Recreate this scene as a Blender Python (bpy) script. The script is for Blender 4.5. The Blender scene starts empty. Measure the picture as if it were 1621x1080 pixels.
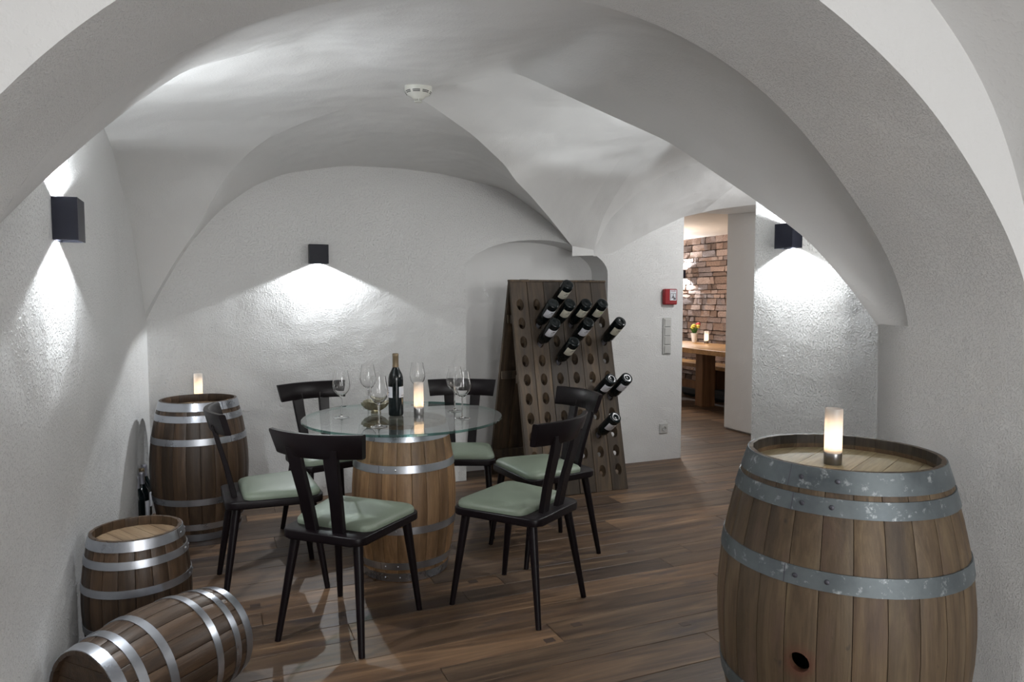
import bpy, bmesh, math, random
import numpy as np
from mathutils import Vector, Matrix
R = math.radians
random.seed(7)
C = bpy.context.scene.collection
SC = bpy.context.scene

# ------------------------------------------------------------------ camera, world, exposure
FPX, PITCH, YAW, EYE = 1120.0, R(3.58), R(22.78), 1.38
cam_d = bpy.data.cameras.new('camera'); cam = bpy.data.objects.new('camera', cam_d); C.objects.link(cam)
cam.location = (0, 0, EYE); cam.rotation_euler = (R(90) - PITCH, 0, -YAW)
cam_d.sensor_width = 36; cam_d.lens = FPX / 1621 * 36; cam_d.clip_start = 0.05
SC.camera = cam
SC.view_settings.view_transform = 'Standard'; SC.view_settings.look = 'None'
SC.view_settings.gamma = 1; SC.view_settings.exposure = -0.2
SC.view_settings.use_curve_mapping = False
w = bpy.data.worlds.new('world'); SC.world = w; w.use_nodes = True
w.node_tree.nodes['Background'].inputs[0].default_value = (0.8, 0.83, 0.9, 1)
w.node_tree.nodes['Background'].inputs[1].default_value = 0.25

def area(name, loc, target, size, power, col=(1, 1, 1), sy=None):
    d = bpy.data.lights.new(name, 'AREA'); d.energy = power; d.size = size; d.color = col
    if sy: d.shape = 'RECTANGLE'; d.size_y = sy
    o = bpy.data.objects.new(name, d); C.objects.link(o); o.location = loc
    o.rotation_euler = (Vector(target) - Vector(loc)).to_track_quat('-Z', 'Y').to_euler()
    return o
# unseen lights: main lamp behind the camera, added fills, dining room lamp
area('unseen_bay_light', (0.75, -3.6, 1.95), (0.95, 3.6, 1.2), 1.4, 100, (1.0, 1.0, 0.995))
area('bay_fill', (2.45, 2.3, 1.65), (0.9, 4.97, 1.5), 0.4, 10, (1.0, 1.0, 0.97))  # unseen fill added to lift the back wall
area('low_arch_fill', (0.95, -0.9, 0.45), (0.9, 1.6, 2.1), 1.3, 20, (1.0, 1.0, 1.0))  # upward fill, added to brighten the arch soffit and the webs
area('unseen_bay_light', (1.3, -0.3, 2.15), (1.3, 0.3, 0.0), 0.6, 3, (1.0, 0.98, 0.96))  # weak unseen fill added for the near arch
area('side_bay_fill', (3.9, 3.6, 2.2), (4.9, 5.4, 0.8), 0.5, 20, (1.0, 1.0, 1.0))  # added fill without a fixture, brightens the passage wall
area('side_bay_fill', (4.7, 3.9, 1.1), (2.8, 4.25, 2.1), 0.5, 4, (1.0, 0.98, 0.95))  # second added fill, for the left web of the side bay
dl = bpy.data.lights.new('dining_room_lamp', 'POINT'); dl.energy = 75; dl.shadow_soft_size = 0.2; dl.color = (1.0, 0.93, 0.86)
dlo = bpy.data.objects.new('dining_room_lamp', dl); C.objects.link(dlo); dlo.location = (5.2, 7.9, 1.75)

def spot(loc, up, power, size=138, col=(0.93, 0.97, 1.0)):
    d = bpy.data.lights.new('sconce_light', 'SPOT'); d.energy = power; d.spot_size = R(size); d.spot_blend = 0.12
    d.shadow_soft_size = 0.012; d.color = col
    o = bpy.data.objects.new('sconce_light', d); C.objects.link(o); o.location = loc
    if up: o.rotation_euler = (R(180), 0, 0)
    return o

# ------------------------------------------------------------------ node helpers and materials
class NT:
    def __init__(s, name):
        s.m = bpy.data.materials.new(name); s.m.use_nodes = True
        s.t = s.m.node_tree; s.n = s.t.nodes; s.b = s.n['Principled BSDF']; s.o = s.n['Material Output']
    def add(s, typ, **kw):
        nd = s.n.new(typ)
        for k, v in kw.items():
            if k.startswith('_'): setattr(nd, k[1:], v)
        for k, v in kw.items():
            if not k.startswith('_'): nd.inputs[int(k[1:]) if k[0] == 'i' and k[1:].isdigit() else k.replace('__', ' ')].default_value = v
        return nd
    def l(s, a, b): s.t.links.new(a, b)
    def coord(s, kind='Object', scale=(1, 1, 1), rnd=0.0):
        tc = s.add('ShaderNodeTexCoord'); mp = s.add('ShaderNodeMapping'); mp.inputs['Scale'].default_value = scale
        s.l(tc.outputs[kind], mp.inputs['Vector'])
        if rnd:
            oi = s.add('ShaderNodeObjectInfo'); cb = s.add('ShaderNodeMath', _operation='MULTIPLY', i1=rnd)
            s.l(oi.outputs['Random'], cb.inputs[0])
            ad = s.add('ShaderNodeVectorMath', _operation='ADD')
            s.l(tc.outputs[kind], ad.inputs[0]); s.l(cb.outputs[0], ad.inputs[1]); s.l(ad.outputs[0], mp.inputs['Vector'])
        return mp.outputs[0]
    def noise(s, vec, scale, detail=4, rough=0.5, dist=0.0):
        nd = s.add('ShaderNodeTexNoise', Scale=scale, Detail=detail, Roughness=rough, Distortion=dist)
        s.l(vec, nd.inputs['Vector']); return nd.outputs['Fac']
    def ramp(s, fac, stops):
        nd = s.add('ShaderNodeValToRGB'); e = nd.color_ramp.elements
        while len(e) < len(stops): e.new(0.5)
        for el, (p, c) in zip(e, stops):
            el.position = p; el.color = (c[0], c[1], c[2], 1) if not isinstance(c, (int, float)) else (c, c, c, 1)
        s.l(fac, nd.inputs[0]); return nd.outputs[0]
    def mix(s, fac, a, b, mode='MIX'):
        nd = s.add('ShaderNodeMix', _data_type='RGBA', _blend_type=mode)
        for v, i in ((fac, 0), (a, 6), (b, 7)):
            if hasattr(v, 'is_output'): s.l(v, nd.inputs[i])
            elif isinstance(v, tuple): nd.inputs[i].default_value = (*v[:3], 1)
            else: nd.inputs[i].default_value = v
        return nd.outputs[2]
    def math(s, op, a, b=0.0):
        nd = s.add('ShaderNodeMath', _operation=op)
        for v, i in ((a, 0), (b, 1)):
            if hasattr(v, 'is_output'): s.l(v, nd.inputs[i])
            else: nd.inputs[i].default_value = v
        return nd.outputs[0]
    def bump(s, h, strength, dist, prev=None):
        nd = s.add('ShaderNodeBump', Strength=strength, Distance=dist); s.l(h, nd.inputs['Height'])
        if prev: s.l(prev, nd.inputs['Normal'])
        return nd.outputs[0]
    def fin(s, col=None, rough=0.5, metal=0.0, normal=None, **kw):
        b = s.b
        if col is not None:
            if hasattr(col, 'is_output'): s.l(col, b.inputs['Base Color'])
            else: b.inputs['Base Color'].default_value = (*col[:3], 1)
        if hasattr(rough, 'is_output'): s.l(rough, b.inputs['Roughness'])
        else: b.inputs['Roughness'].default_value = rough
        b.inputs['Metallic'].default_value = metal
        if normal is not None: s.l(normal, b.inputs['Normal'])
        for k, v in kw.items(): b.inputs[k.replace('__', ' ')].default_value = v
        return s.m

def plaster(name, col, grain, gstr, gdist, wav=0.004, rough=0.55):
    s = NT(name); v = s.coord()
    n1 = s.noise(v, grain, 3, 0.6); n2 = s.noise(v, grain * 0.38, 2, 0.5); n3 = s.noise(v, 3.0, 2, 0.5)
    g = s.math('ADD', s.ramp(n1, [(0.5, 0.0), (0.75, 1.0)]), s.math('MULTIPLY', n2, 0.5))
    nb = s.bump(n3, 1.0, wav * 6); nb = s.bump(g, gstr, gdist, nb)
    c = s.mix(s.noise(v, 1.6, 4), tuple(x * 0.95 for x in col), tuple(min(1, x * 1.04) for x in col))
    return s.fin(c, rough, normal=nb, **{'Specular__IOR__Level': 0.35})
M = {}
WHITE = (0.72, 0.72, 0.715)
M['rough_plaster'] = plaster('rough_plaster', WHITE, 210, 0.6, 0.0055)
M['wall_plaster'] = plaster('wall_plaster', WHITE, 100, 0.75, 0.0055)
M['coarse_plaster'] = plaster('coarse_plaster', WHITE, 100, 1.0, 0.006)
M['smooth_plaster'] = plaster('smooth_plaster', WHITE, 90, 0.22, 0.003, 0.005)
M['fine_plaster'] = plaster('fine_plaster', WHITE, 60, 0.25, 0.003, 0.004)

def wood(name, dark, mid, light, scale=(28, 28, 1.6), rough=0.5, bumpd=0.0015, hue=0.35, stain=None, grainscale=1.0, wear=None):
    s = NT(name); v = s.coord('Object', scale, rnd=7.3)
    n = s.noise(v, 1.0 * grainscale, 6, 0.62, 0.6); fine = s.noise(v, 5.0 * grainscale, 4, 0.7)
    col = s.ramp(n, [(0.28, dark), (0.5, mid), (0.72, light)])
    col = s.mix(0.45, col, s.ramp(fine, [(0.3, 0.35), (0.7, 1.0)]), 'MULTIPLY')
    oi = s.add('ShaderNodeObjectInfo')
    var = s.ramp(oi.outputs['Random'], [(0.0, tuple([1 - hue] * 3)), (0.5, (1, 1, 1)), (1.0, (1 + hue * .7, 1 + hue * .62, 1 + hue * .5))])
    col = s.mix(1.0, col, var, 'MULTIPLY')
    if wear is not None:
        wn = s.noise(s.coord('Object', (9, 9, 3), rnd=3.1), 1.0, 4, 0.6)
        col = s.mix(s.ramp(wn, [(0.55, 0.0), (0.72, 0.75)]), col, wear)
        sp = s.noise(s.coord('Object', (22, 22, 14), rnd=9.1), 1.0, 2, 0.5)
        col = s.mix(s.ramp(sp, [(0.70, 0.0), (0.76, 0.8)]), col, (0.02, 0.015, 0.012))
    if stain is not None:                              # a rust halo round the bung hole
        tc = s.add('ShaderNodeTexCoord'); d = s.add('ShaderNodeVectorMath', _operation='DISTANCE'); d.inputs[1].default_value = stain
        s.l(tc.outputs['Object'], d.inputs[0])
        wob = s.math('ADD', d.outputs['Value'], s.math('MULTIPLY', s.noise(s.coord(scale=(18, 18, 18)), 1.0, 3), 0.05))
        col = s.mix(s.ramp(wob, [(0.035, 0.85), (0.085, 0.0)]), col, (0.10, 0.030, 0.018))
    nb = s.bump(fine, 0.6, bumpd); nb = s.bump(n, 0.5, bumpd * 2, nb)
    return s.fin(col, rough, normal=nb)
M['oak_fresh'] = wood('oak_fresh', (0.10, 0.052, 0.022), (0.185, 0.104, 0.048), (0.27, 0.165, 0.085), rough=0.48)
M['oak_dark'] = wood('oak_dark', (0.026, 0.014, 0.007), (0.055, 0.031, 0.016), (0.098, 0.058, 0.031), rough=0.45)
M['oak_old'] = wood('oak_old', (0.055, 0.033, 0.017), (0.112, 0.074, 0.040), (0.18, 0.127, 0.070), scale=(24, 24, 1.3), rough=0.6, hue=0.22, wear=(0.10, 0.062, 0.045))
M['oak_old_stained'] = wood('oak_old_stained', (0.055, 0.033, 0.017), (0.11, 0.073, 0.040), (0.17, 0.122, 0.068), scale=(24, 24, 1.3), rough=0.6, hue=0.1, stain=(0.345, 0.0, 0.432))
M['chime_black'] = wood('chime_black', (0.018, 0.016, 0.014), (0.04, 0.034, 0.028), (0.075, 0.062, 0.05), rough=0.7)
M['head_pale'] = wood('head_pale', (0.30, 0.24, 0.13), (0.42, 0.345, 0.205), (0.50, 0.42, 0.26), scale=(1.6, 20, 20), rough=0.6, hue=0.08)
M['head_brown'] = wood('head_brown', (0.16, 0.10, 0.055), (0.25, 0.17, 0.10), (0.33, 0.24, 0.15), scale=(1.6, 20, 20), rough=0.55, hue=0.15)
M['rack_wood'] = wood('rack_wood', (0.022, 0.014, 0.008), (0.056, 0.036, 0.020), (0.125, 0.082, 0.043), scale=(18, 18, 1.4), rough=0.6, hue=0.35, bumpd=0.003)
M['table_pine'] = wood('table_pine', (0.30, 0.15, 0.05), (0.46, 0.25, 0.09), (0.58, 0.34, 0.14), scale=(1.5, 18, 18), rough=0.4, hue=0.15)
M['post_oak'] = wood('post_oak', (0.10, 0.045, 0.02), (0.20, 0.10, 0.045), (0.27, 0.14, 0.07), scale=(14, 14, 1.2), rough=0.5, hue=0.1)

def floor_mat():
    s = NT('old_floorboard'); v = s.coord('Object', (1.1, 15, 15), rnd=13.0)
    n = s.noise(v, 1.0, 7, 0.62, 0.9); fine = s.noise(v, 4.5, 5, 0.7)
    col = s.ramp(n, [(0.25, (0.024, 0.014, 0.009)), (0.43, (0.070, 0.044, 0.027)), (0.57, (0.122, 0.078, 0.047)), (0.75, (0.225, 0.152, 0.093))])
    col = s.mix(0.5, col, s.ramp(fine, [(0.3, 0.4), (0.7, 1.0)]), 'MULTIPLY')
    oi = s.add('ShaderNodeObjectInfo')
    col = s.mix(1.0, col, s.ramp(oi.outputs['Random'], [(0, (0.62, 0.6, 0.62)), (0.4, (0.95, 0.92, 0.88)), (0.7, (1.15, 1.05, 0.95)), (1, (1.6, 1.45, 1.3))]), 'MULTIPLY')
    st = s.noise(s.coord('Object', (2.2, 7, 7), rnd=5.0), 1.0, 3, 0.6)              # tannin stains
    col = s.mix(s.ramp(st, [(0.58, 0.0), (0.7, 0.75)]), col, (0.03, 0.022, 0.024))
    ck = s.noise(s.coord('Object', (0.9, 26, 26), rnd=21.0), 1.0, 3, 0.5, 1.2)      # fine drying cracks
    cr = s.ramp(ck, [(0.487, 0.0), (0.498, 1.0), (0.502, 1.0), (0.513, 0.0)])
    gate = s.ramp(s.noise(s.coord('Object', (1.2, 3, 3), rnd=2.0), 1.0, 2), [(0.55, 0.0), (0.6, 1.0)])
    crk = s.math('MULTIPLY', cr, gate)
    col = s.mix(crk, col, (0.012, 0.008, 0.006))
    nb = s.bump(fine, 0.5, 0.0015); nb = s.bump(n, 0.5, 0.004, nb)
    rg = s.ramp(fine, [(0.2, 0.38), (0.8, 0.55)])
    return s.fin(col, rg, normal=nb)
M['floorboard'] = floor_mat()

def simple(name, col, rough=0.5, metal=0.0, bumps=None, **kw):
    s = NT(name); nb = None
    if bumps: nb = s.bump(s.noise(s.coord(), bumps[0], 3), bumps[1], bumps[2])
    c = s.mix(s.noise(s.coord(), 9, 3), tuple(x * 0.93 for x in col), tuple(min(1, x * 1.05) for x in col))
    return s.fin(c, rough, metal, nb, **kw)
def steel(name, a, b, rough=(0.26, 0.42), blot=4.0, spots=None, scale=(1, 1, 1), metal=0.95):
    s = NT(name); v = s.coord(scale=scale, rnd=3.3); n = s.noise(v, blot, 5, 0.65); c = s.ramp(n, [(0.3, a), (0.7, b)])
    if spots:
        c = s.mix(s.ramp(s.noise(v, 30, 4, 0.7), [(0.58, 0.0), (0.70, 0.85)]), c, spots)
        c = s.mix(s.ramp(s.noise(v, 3.2, 3), [(0.62, 0.0), (0.72, 0.8)]), c, (0.75, 0.76, 0.82))
    nb = s.bump(s.noise(v, 60, 3), 0.15, 0.001)
    return s.fin(c, s.ramp(n, [(0.3, rough[0]), (0.7, rough[1])]), metal, nb)
M['zinc_bright'] = steel('zinc_bright', (0.34, 0.36, 0.40), (0.52, 0.54, 0.58), (0.24, 0.36))
M['zinc_old'] = steel('zinc_old', (0.075, 0.09, 0.10), (0.18, 0.205, 0.215), (0.42, 0.62), 5, (0.42, 0.45, 0.46), metal=0.6)
M['rivet_dark'] = simple('rivet_dark', (0.10, 0.10, 0.12), 0.5, 0.7)
M['chrome'] = steel('chrome', (0.24, 0.235, 0.235), (0.36, 0.35, 0.35), (0.28, 0.36), 20)
M['black_lacquer'] = simple('black_lacquer', (0.006, 0.004, 0.005), 0.33, **{'Specular__IOR__Level': 0.2})
M['sage_leather'] = simple('sage_leather', (0.155, 0.185, 0.14), 0.5, bumps=(260, 0.2, 0.001))
M['black_metal'] = simple('black_metal', (0.006, 0.007, 0.014), 0.45, 0.0, **{'Specular__IOR__Level': 0.25})
M['bottle_glass'] = simple('bottle_glass', (0.004, 0.007, 0.008), 0.08, **{'Specular__IOR__Level': 0.4})
M['label_cream'] = simple('label_cream', (0.62, 0.60, 0.50), 0.7)
M['label_white'] = simple('label_white', (0.68, 0.69, 0.74), 0.7)
M['label_ink'] = simple('label_ink', (0.09, 0.08, 0.09), 0.7)
M['label_green'] = simple('label_green', (0.25, 0.45, 0.10), 0.7)
M['capsule_gold'] = simple('capsule_gold', (0.20, 0.15, 0.09), 0.4, 0.5)
M['capsule_grey'] = simple('capsule_grey', (0.30, 0.30, 0.34), 0.4, 0.5)
M['white_plastic'] = simple('white_plastic', (0.62, 0.62, 0.57), 0.35)
M['switch_plastic'] = simple('switch_plastic', (0.50, 0.50, 0.485), 0.35)
M['shadow_gap'] = simple('shadow_gap', (0.02, 0.02, 0.02), 0.8)
M['alarm_red'] = simple('alarm_red', (0.27, 0.008, 0.013), 0.35)
M['ceramic'] = simple('ceramic', (0.85, 0.85, 0.85), 0.25)
M['leaf'] = simple('leaf', (0.07, 0.22, 0.04), 0.5)
M['petal_yellow'] = simple('petal_yellow', (0.75, 0.62, 0.12), 0.5)
M['petal_red'] = simple('petal_red', (0.60, 0.08, 0.07), 0.5)
M['cushion_dark'] = simple('cushion_dark', (0.02, 0.03, 0.04), 0.6)
M['inlay'] = simple('inlay', (0.045, 0.028, 0.02), 0.5)
M['room_ceiling'] = simple('room_ceiling', (0.72, 0.64, 0.56), 0.7, bumps=(6, 0.5, 0.02))
def emis(name, col, st, base=(0.9, 0.85, 0.8)):
    s = NT(name); s.b.inputs['Emission Color'].default_value = (*col, 1); s.b.inputs['Emission Strength'].default_value = st
    return s.fin(base, 0.5)
M['sconce_lens'] = emis('sconce_lens', (0.95, 0.98, 1.0), 6)
M['flame'] = emis('flame', (1.0, 0.72, 0.36), 40)
def thin_glass(name, tint, rough=0.01, ior=1.5, gain=1.0):
    s = NT(name); tr = s.add('ShaderNodeBsdfTransparent'); gl = s.add('ShaderNodeBsdfGlossy'); fr = s.add('ShaderNodeLayerWeight', Blend=0.5)
    mx = s.add('ShaderNodeMixShader'); tr.inputs[0].default_value = (*tint, 1); gl.inputs['Roughness'].default_value = rough
    f5 = s.math('POWER', fr.outputs['Facing'], 4.0); s.l(s.math('ADD', s.math('MULTIPLY', f5, 0.9 * gain), 0.06), mx.inputs[0]); s.l(tr.outputs[0], mx.inputs[1]); s.l(gl.outputs[0], mx.inputs[2])
    s.l(mx.outputs[0], s.o.inputs['Surface']); return s.m
def real_glass():
    s = NT('wine_glass'); g = s.add('ShaderNodeBsdfGlass', IOR=1.47); g.inputs['Roughness'].default_value = 0.0
    s.l(g.outputs[0], s.o.inputs['Surface']); return s.m
M['wine_glass'] = real_glass()
M['table_glass'] = thin_glass('table_glass', (0.90, 0.94, 0.93), 0.015, 1.52, 1.0)
M['table_edge'] = thin_glass('table_edge', (0.25, 0.48, 0.43), 0.05, 1.6, 1.0)
def frosted():
    s = NT('frosted_glass'); d = s.add('ShaderNodeBsdfDiffuse'); t = s.add('ShaderNodeBsdfTranslucent'); g = s.add('ShaderNodeBsdfGlossy', Roughness=0.35)
    d.inputs[0].default_value = (0.8, 0.78, 0.76, 1); t.inputs[0].default_value = (0.92, 0.88, 0.84, 1)
    m1 = s.add('ShaderNodeMixShader', Fac=0.7); m2 = s.add('ShaderNodeMixShader', Fac=0.06)
    s.l(d.outputs[0], m1.inputs[1]); s.l(t.outputs[0], m1.inputs[2]); s.l(m1.outputs[0], m2.inputs[1]); s.l(g.outputs[0], m2.inputs[2])
    s.l(m2.outputs[0], s.o.inputs['Surface']); return s.m
M['frosted_glass'] = frosted()
def stone(name, a, b, c):
    s = NT(name); v = s.coord(rnd=9.0); n = s.noise(v, 14, 6, 0.65); oi = s.add('ShaderNodeObjectInfo')
    col = s.ramp(n, [(0.3, a), (0.5, b), (0.7, c)])
    col = s.mix(1.0, col, s.ramp(oi.outputs['Random'], [(0, (0.5, 0.42, 0.38)), (0.25, (1.15, 0.92, 0.76)), (0.5, (0.9, 0.92, 1.0)), (0.75, (1.25, 1.0, 0.85)), (1, (1.8, 1.7, 1.65))]), 'MULTIPLY')
    return s.fin(col, 0.75, normal=s.bump(n, 1.0, 0.012))
M['wall_stone'] = stone('wall_stone', (0.08, 0.065, 0.06), (0.22, 0.175, 0.155), (0.40, 0.34, 0.31))

# ------------------------------------------------------------------ object helpers
def link(o, parent=None):
    C.objects.link(o)
    if parent is not None: o.parent = parent
    return o
def mesh_obj(name, bm_or_mesh, mat, parent=None, loc=None, rot=None, sharp=None, smooth=True):
    if isinstance(bm_or_mesh, bmesh.types.BMesh):
        me = bpy.data.meshes.new(name); bmesh.ops.recalc_face_normals(bm_or_mesh, faces=bm_or_mesh.faces); bm_or_mesh.to_mesh(me); bm_or_mesh.free()
    else: me = bm_or_mesh
    if mat is not None and not me.materials: me.materials.append(mat)
    if smooth: me.shade_smooth(); me.set_sharp_from_angle(angle=R(sharp if sharp else 35))
    o = bpy.data.objects.new(name, me)
    if loc is not None: o.location = loc
    if rot is not None: o.rotation_euler = rot
    return link(o, parent)
def thing(name, label, cat, loc=(0, 0, 0), rz=0, group=None, rot=None):
    o = bpy.data.objects.new(name, None); o.empty_display_size = 0.1; link(o)
    o.location = loc; o.rotation_euler = rot if rot else (0, 0, rz)
    o['label'] = label; o['category'] = cat
    if group: o['group'] = group
    return o
def tag(o, label, cat, group=None):
    o['label'] = label; o['category'] = cat
    if group: o['group'] = group
    return o
def struct(o): o['kind'] = 'structure'; return o
def kids(o): return [c for c in bpy.data.objects if c.parent == o]
def copy_tree(o, parent=None, ch=None):
    if ch is None:
        ch = {}
        for c in bpy.data.objects:
            if c.parent: ch.setdefault(c.parent.name, []).append(c)
    n = o.copy(); link(n); n.parent = parent
    for c in ch.get(o.name, []): copy_tree(c, n, ch)
    return n

def box(bm, x0, x1, y0, y1, z0, z1, bev=0.0, mtx=None):
    g = bmesh.ops.create_cube(bm, size=1)['verts']
    for v in g: v.co = Vector(((x0 + x1) / 2 + v.co.x * (x1 - x0), (y0 + y1) / 2 + v.co.y * (y1 - y0), (z0 + z1) / 2 + v.co.z * (z1 - z0)))
    if bev:
        es = list({e for v in g for e in v.link_edges})
        r = bmesh.ops.bevel(bm, geom=es, offset=bev, segments=1, affect='EDGES', profile=0.5)
        g = list({v for f in r['faces'] for v in f.verts} | {v for v in g if v.is_valid})
    if mtx is not None: bmesh.ops.transform(bm, matrix=mtx, verts=g)
    return g
def bbox(*a, bev=0.0, mtx=None):
    bm = bmesh.new(); box(bm, *a, bev=bev, mtx=mtx); return bm
def lathe(prof, seg=32, close=False, bm=None, a0=0.0, a1=2 * math.pi):
    bm = bm or bmesh.new(); full = abs(a1 - a0 - 2 * math.pi) < 1e-6
    n = seg if full else seg + 1; rings = []
    for r, z in prof:
        if r < 1e-6: rings.append([bm.verts.new((0, 0, z))]); continue
        rings.append([bm.verts.new((r * math.cos(a0 + (a1 - a0) * k / seg), r * math.sin(a0 + (a1 - a0) * k / seg), z)) for k in range(n)])
    prs = list(zip(rings[:-1], rings[1:]))
    if close: prs.append((rings[-1], rings[0]))
    for A, B in prs:
        for k in range(seg):
            k2 = (k + 1) % n
            a = [A[k % len(A)], A[k2 % len(A)], B[k2 % len(B)], B[k % len(B)]]
            u = []
            for v in a:
                if v not in u: u.append(v)
            if len(u) >= 3:
                try: bm.faces.new(u)
                except ValueError: pass
    return bm
def grid(rows):
    bm = bmesh.new(); vv = [[bm.verts.new(p) for p in r] for r in rows]
    for a, b in zip(vv[:-1], vv[1:]):
        for k in range(len(a) - 1): bm.faces.new((a[k], a[k + 1], b[k + 1], b[k]))
    return bm
def prism(pts, z0, z1, bev=0.0, bm=None):
    bm = bm or bmesh.new()
    a = [bm.verts.new((x, y, z0)) for x, y in pts]; b = [bm.verts.new((x, y, z1)) for x, y in pts]
    n = len(pts)
    bm.faces.new(a[::-1]); top = bm.faces.new(b)
    for k in range(n): bm.faces.new((a[k], a[(k + 1) % n], b[(k + 1) % n], b[k]))
    if bev:
        es = [e for e in bm.edges if all(v in a for v in e.verts) or all(v in b for v in e.verts)]
        bmesh.ops.bevel(bm, geom=es, offset=bev, segments=2, affect='EDGES', profile=0.5)
    return bm
def stick(p0, p1, r0, r1, seg=10, bm=None):
    bm = bm or bmesh.new(); p0 = Vector(p0); p1 = Vector(p1); d = (p1 - p0); q = d.to_track_quat('Z', 'Y').to_matrix().to_4x4(); q.translation = p0
    L = d.length; b2 = lathe([(0, 0), (r0, 0), (r1 * 1.0, L), (0, L)], seg)
    bmesh.ops.transform(b2, matrix=q, verts=b2.verts)
    me = bpy.data.meshes.new('t'); b2.to_mesh(me); b2.free(); bm.from_mesh(me); bpy.data.meshes.remove(me); return bm

def face_room(o, p):
    # turn every plaster face towards the inside of the room
    me = o.data; bm = bmesh.new(); bm.from_mesh(me); P = Vector(p)
    bmesh.ops.recalc_face_normals(bm, faces=bm.faces); seen = set()
    for f0 in bm.faces:
        if f0.index in seen: continue
        isl = [f0]; seen.add(f0.index)
        for f in isl:
            for e in f.edges:
                for g in e.link_faces:
                    if g.index not in seen: seen.add(g.index); isl.append(g)
        if sum(f.normal.dot((P - f.calc_center_median()).normalized()) * f.calc_area() for f in isl) < 0:
            for f in isl: f.normal_flip()
    bm.to_mesh(me); bm.free(); return o
# ------------------------------------------------------------------ curves of the vault (room axes: x along the back wall, y into depth)
FW = Vector((math.sin(YAW) * math.cos(PITCH), math.cos(YAW) * math.cos(PITCH), -math.sin(PITCH)))
RT = Vector((math.cos(YAW), -math.sin(YAW), 0)); UPV = RT.cross(FW)
def at(px, py, axis, c):
    d = FW + RT * ((px - 810.5) / FPX) + UPV * ((540 - py) / FPX); o = Vector((0, 0, EYE))
    return o + d * ((c - o[axis]) / d[axis])
def smooth(y, k=7, it=2):
    y = np.array(y, float)
    for _ in range(it):
        p = np.pad(y, k // 2, mode='reflect', reflect_type='odd'); y = np.convolve(p, np.ones(k) / k, 'valid')
    return y
class Fn:
    def __init__(s, pts, k=9, it=2):
        pts = sorted(pts); x = [p[0] for p in pts]; y = [p[1] for p in pts]
        s.x = np.linspace(x[0], x[-1], 161); s.y = smooth(np.interp(s.x, x, y), k, it)
    def __call__(s, v): return float(np.interp(v, s.x, s.y))
ACX, ACZ = 0.87, 1.28
def polar(pts):
    return Fn([(math.atan2(z - ACZ, x - ACX), math.hypot(x - ACX, z - ACZ)) for x, z in pts])
A_far = polar([(-0.44, 1.27), (-0.43, 1.42), (-0.382, 1.59), (-0.272, 1.703), (-0.023, 1.909), (0.158, 2.002), (0.37, 2.066), (0.828, 2.141), (1.055, 2.136), (1.264, 2.081), (1.615, 1.913), (1.884, 1.661), (2.092, 1.464), (2.185, 1.284), (2.19, 1.27)])
A_near = polar([(-0.44, 1.27), (-0.43, 1.45), (-0.285, 1.684), (-0.194, 1.776), (-0.124, 1.841), (0.158, 2.02), (0.37, 2.09), (0.828, 2.15), (1.055, 2.14), (1.297, 2.065), (1.526, 1.951), (1.761, 1.804), (1.919, 1.634), (2.094, 1.451), (2.18, 1.284), (2.185, 1.27)])
C_out = polar([(-0.62, 1.27), (-0.56, 1.6), (-0.35, 1.95), (0.0, 2.2), (0.5, 2.38), (0.87, 2.43), (1.2, 2.38), (1.45, 2.26), (1.662, 2.123), (1.808, 2.026), (1.927, 1.918), (2.015, 1.759), (2.082, 1.608), (2.15, 1.43), (2.2, 1.27)])
def pt(fn, th, y): r = fn(th); return Vector((ACX + r * math.cos(th), y, ACZ + r * math.sin(th)))
NTH = 96
ths = [math.pi - math.pi * k / NTH for k in range(NTH + 1)]
XL, XR, YB = -0.44, 2.185, 4.97
# groins: unprojected onto the vertical planes through the crown of the vault
T = Vector((0.885, 3.30, 2.325))
def ground_plane_hit(px, py, a, b):
    d = FW + RT * ((px - 810.5) / FPX) + UPV * ((540 - py) / FPX)
    n = Vector((-(b[1] - a[1]), b[0] - a[0])); t = (n.x * a[0] + n.y * a[1]) / (n.x * d.x + n.y * d.y)
    return Vector((0, 0, EYE)) + d * t
S1, S2, S3, S4 = Vector((-0.44, 4.97, 1.20)), Vector((2.60, 4.97, 1.775)), Vector((-0.44, 1.80, 1.50)), Vector((2.185, 1.82, 1.27))
def groin(S, pix):
    P = [(S.y, S.z)] + [(p.y, p.z) for p in (ground_plane_hit(x, y, (S.x, S.y), (T.x, T.y)) for x, y in pix)] + [(T.y, T.z)]
    P.sort()
    z = Fn(P, 7, 2)
    return lambda y: Vector((S.x + (T.x - S.x) * (y - S.y) / (T.y - S.y), y, z(y)))
G1 = groin(S1, [(270, 425), (310, 365), (357, 280), (395, 240), (430, 215), (490, 190), (545, 172), (600, 158)])
G2 = groin(S2, [(870, 345), (840, 310), (815, 285), (800, 262), (750, 215), (690, 172)])
G3 = groin(S3, [(65, 290), (170, 200), (290, 112), (473, 65), (551, 95), (573, 112)])
G4 = groin(S4, [(1350, 460), (1280, 380), (1200, 320), (1060, 225), (960, 180), (810, 112)])
def by_x(g, S, x): return g(S.y + (T.y - S.y) * (x - S.x) / (T.x - S.x))
def gback(x): return by_x(G1, S1, x) if x < T.x else by_x(G2, S2, x)
def gfront(x): return by_x(G3, S3, x) if x < T.x else by_x(G4, S4, x)
def lerp(a, b, t): return a + (b - a) * t
def sst(t): t = max(0.0, min(1.0, t)); return t * t * (3 - 2 * t)
lun = Fn([(-0.50, 1.05), (-0.41, 1.202), (-0.3, 1.44), (-0.15, 1.70), (0.054, 1.948), (0.249, 2.101), (0.448, 2.196), (0.842, 2.277), (1.2, 2.285), (1.54, 2.268), (2.033, 2.184), (2.294, 2.032), (2.46, 1.91), (2.60, 1.775)], 5, 2)
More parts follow.
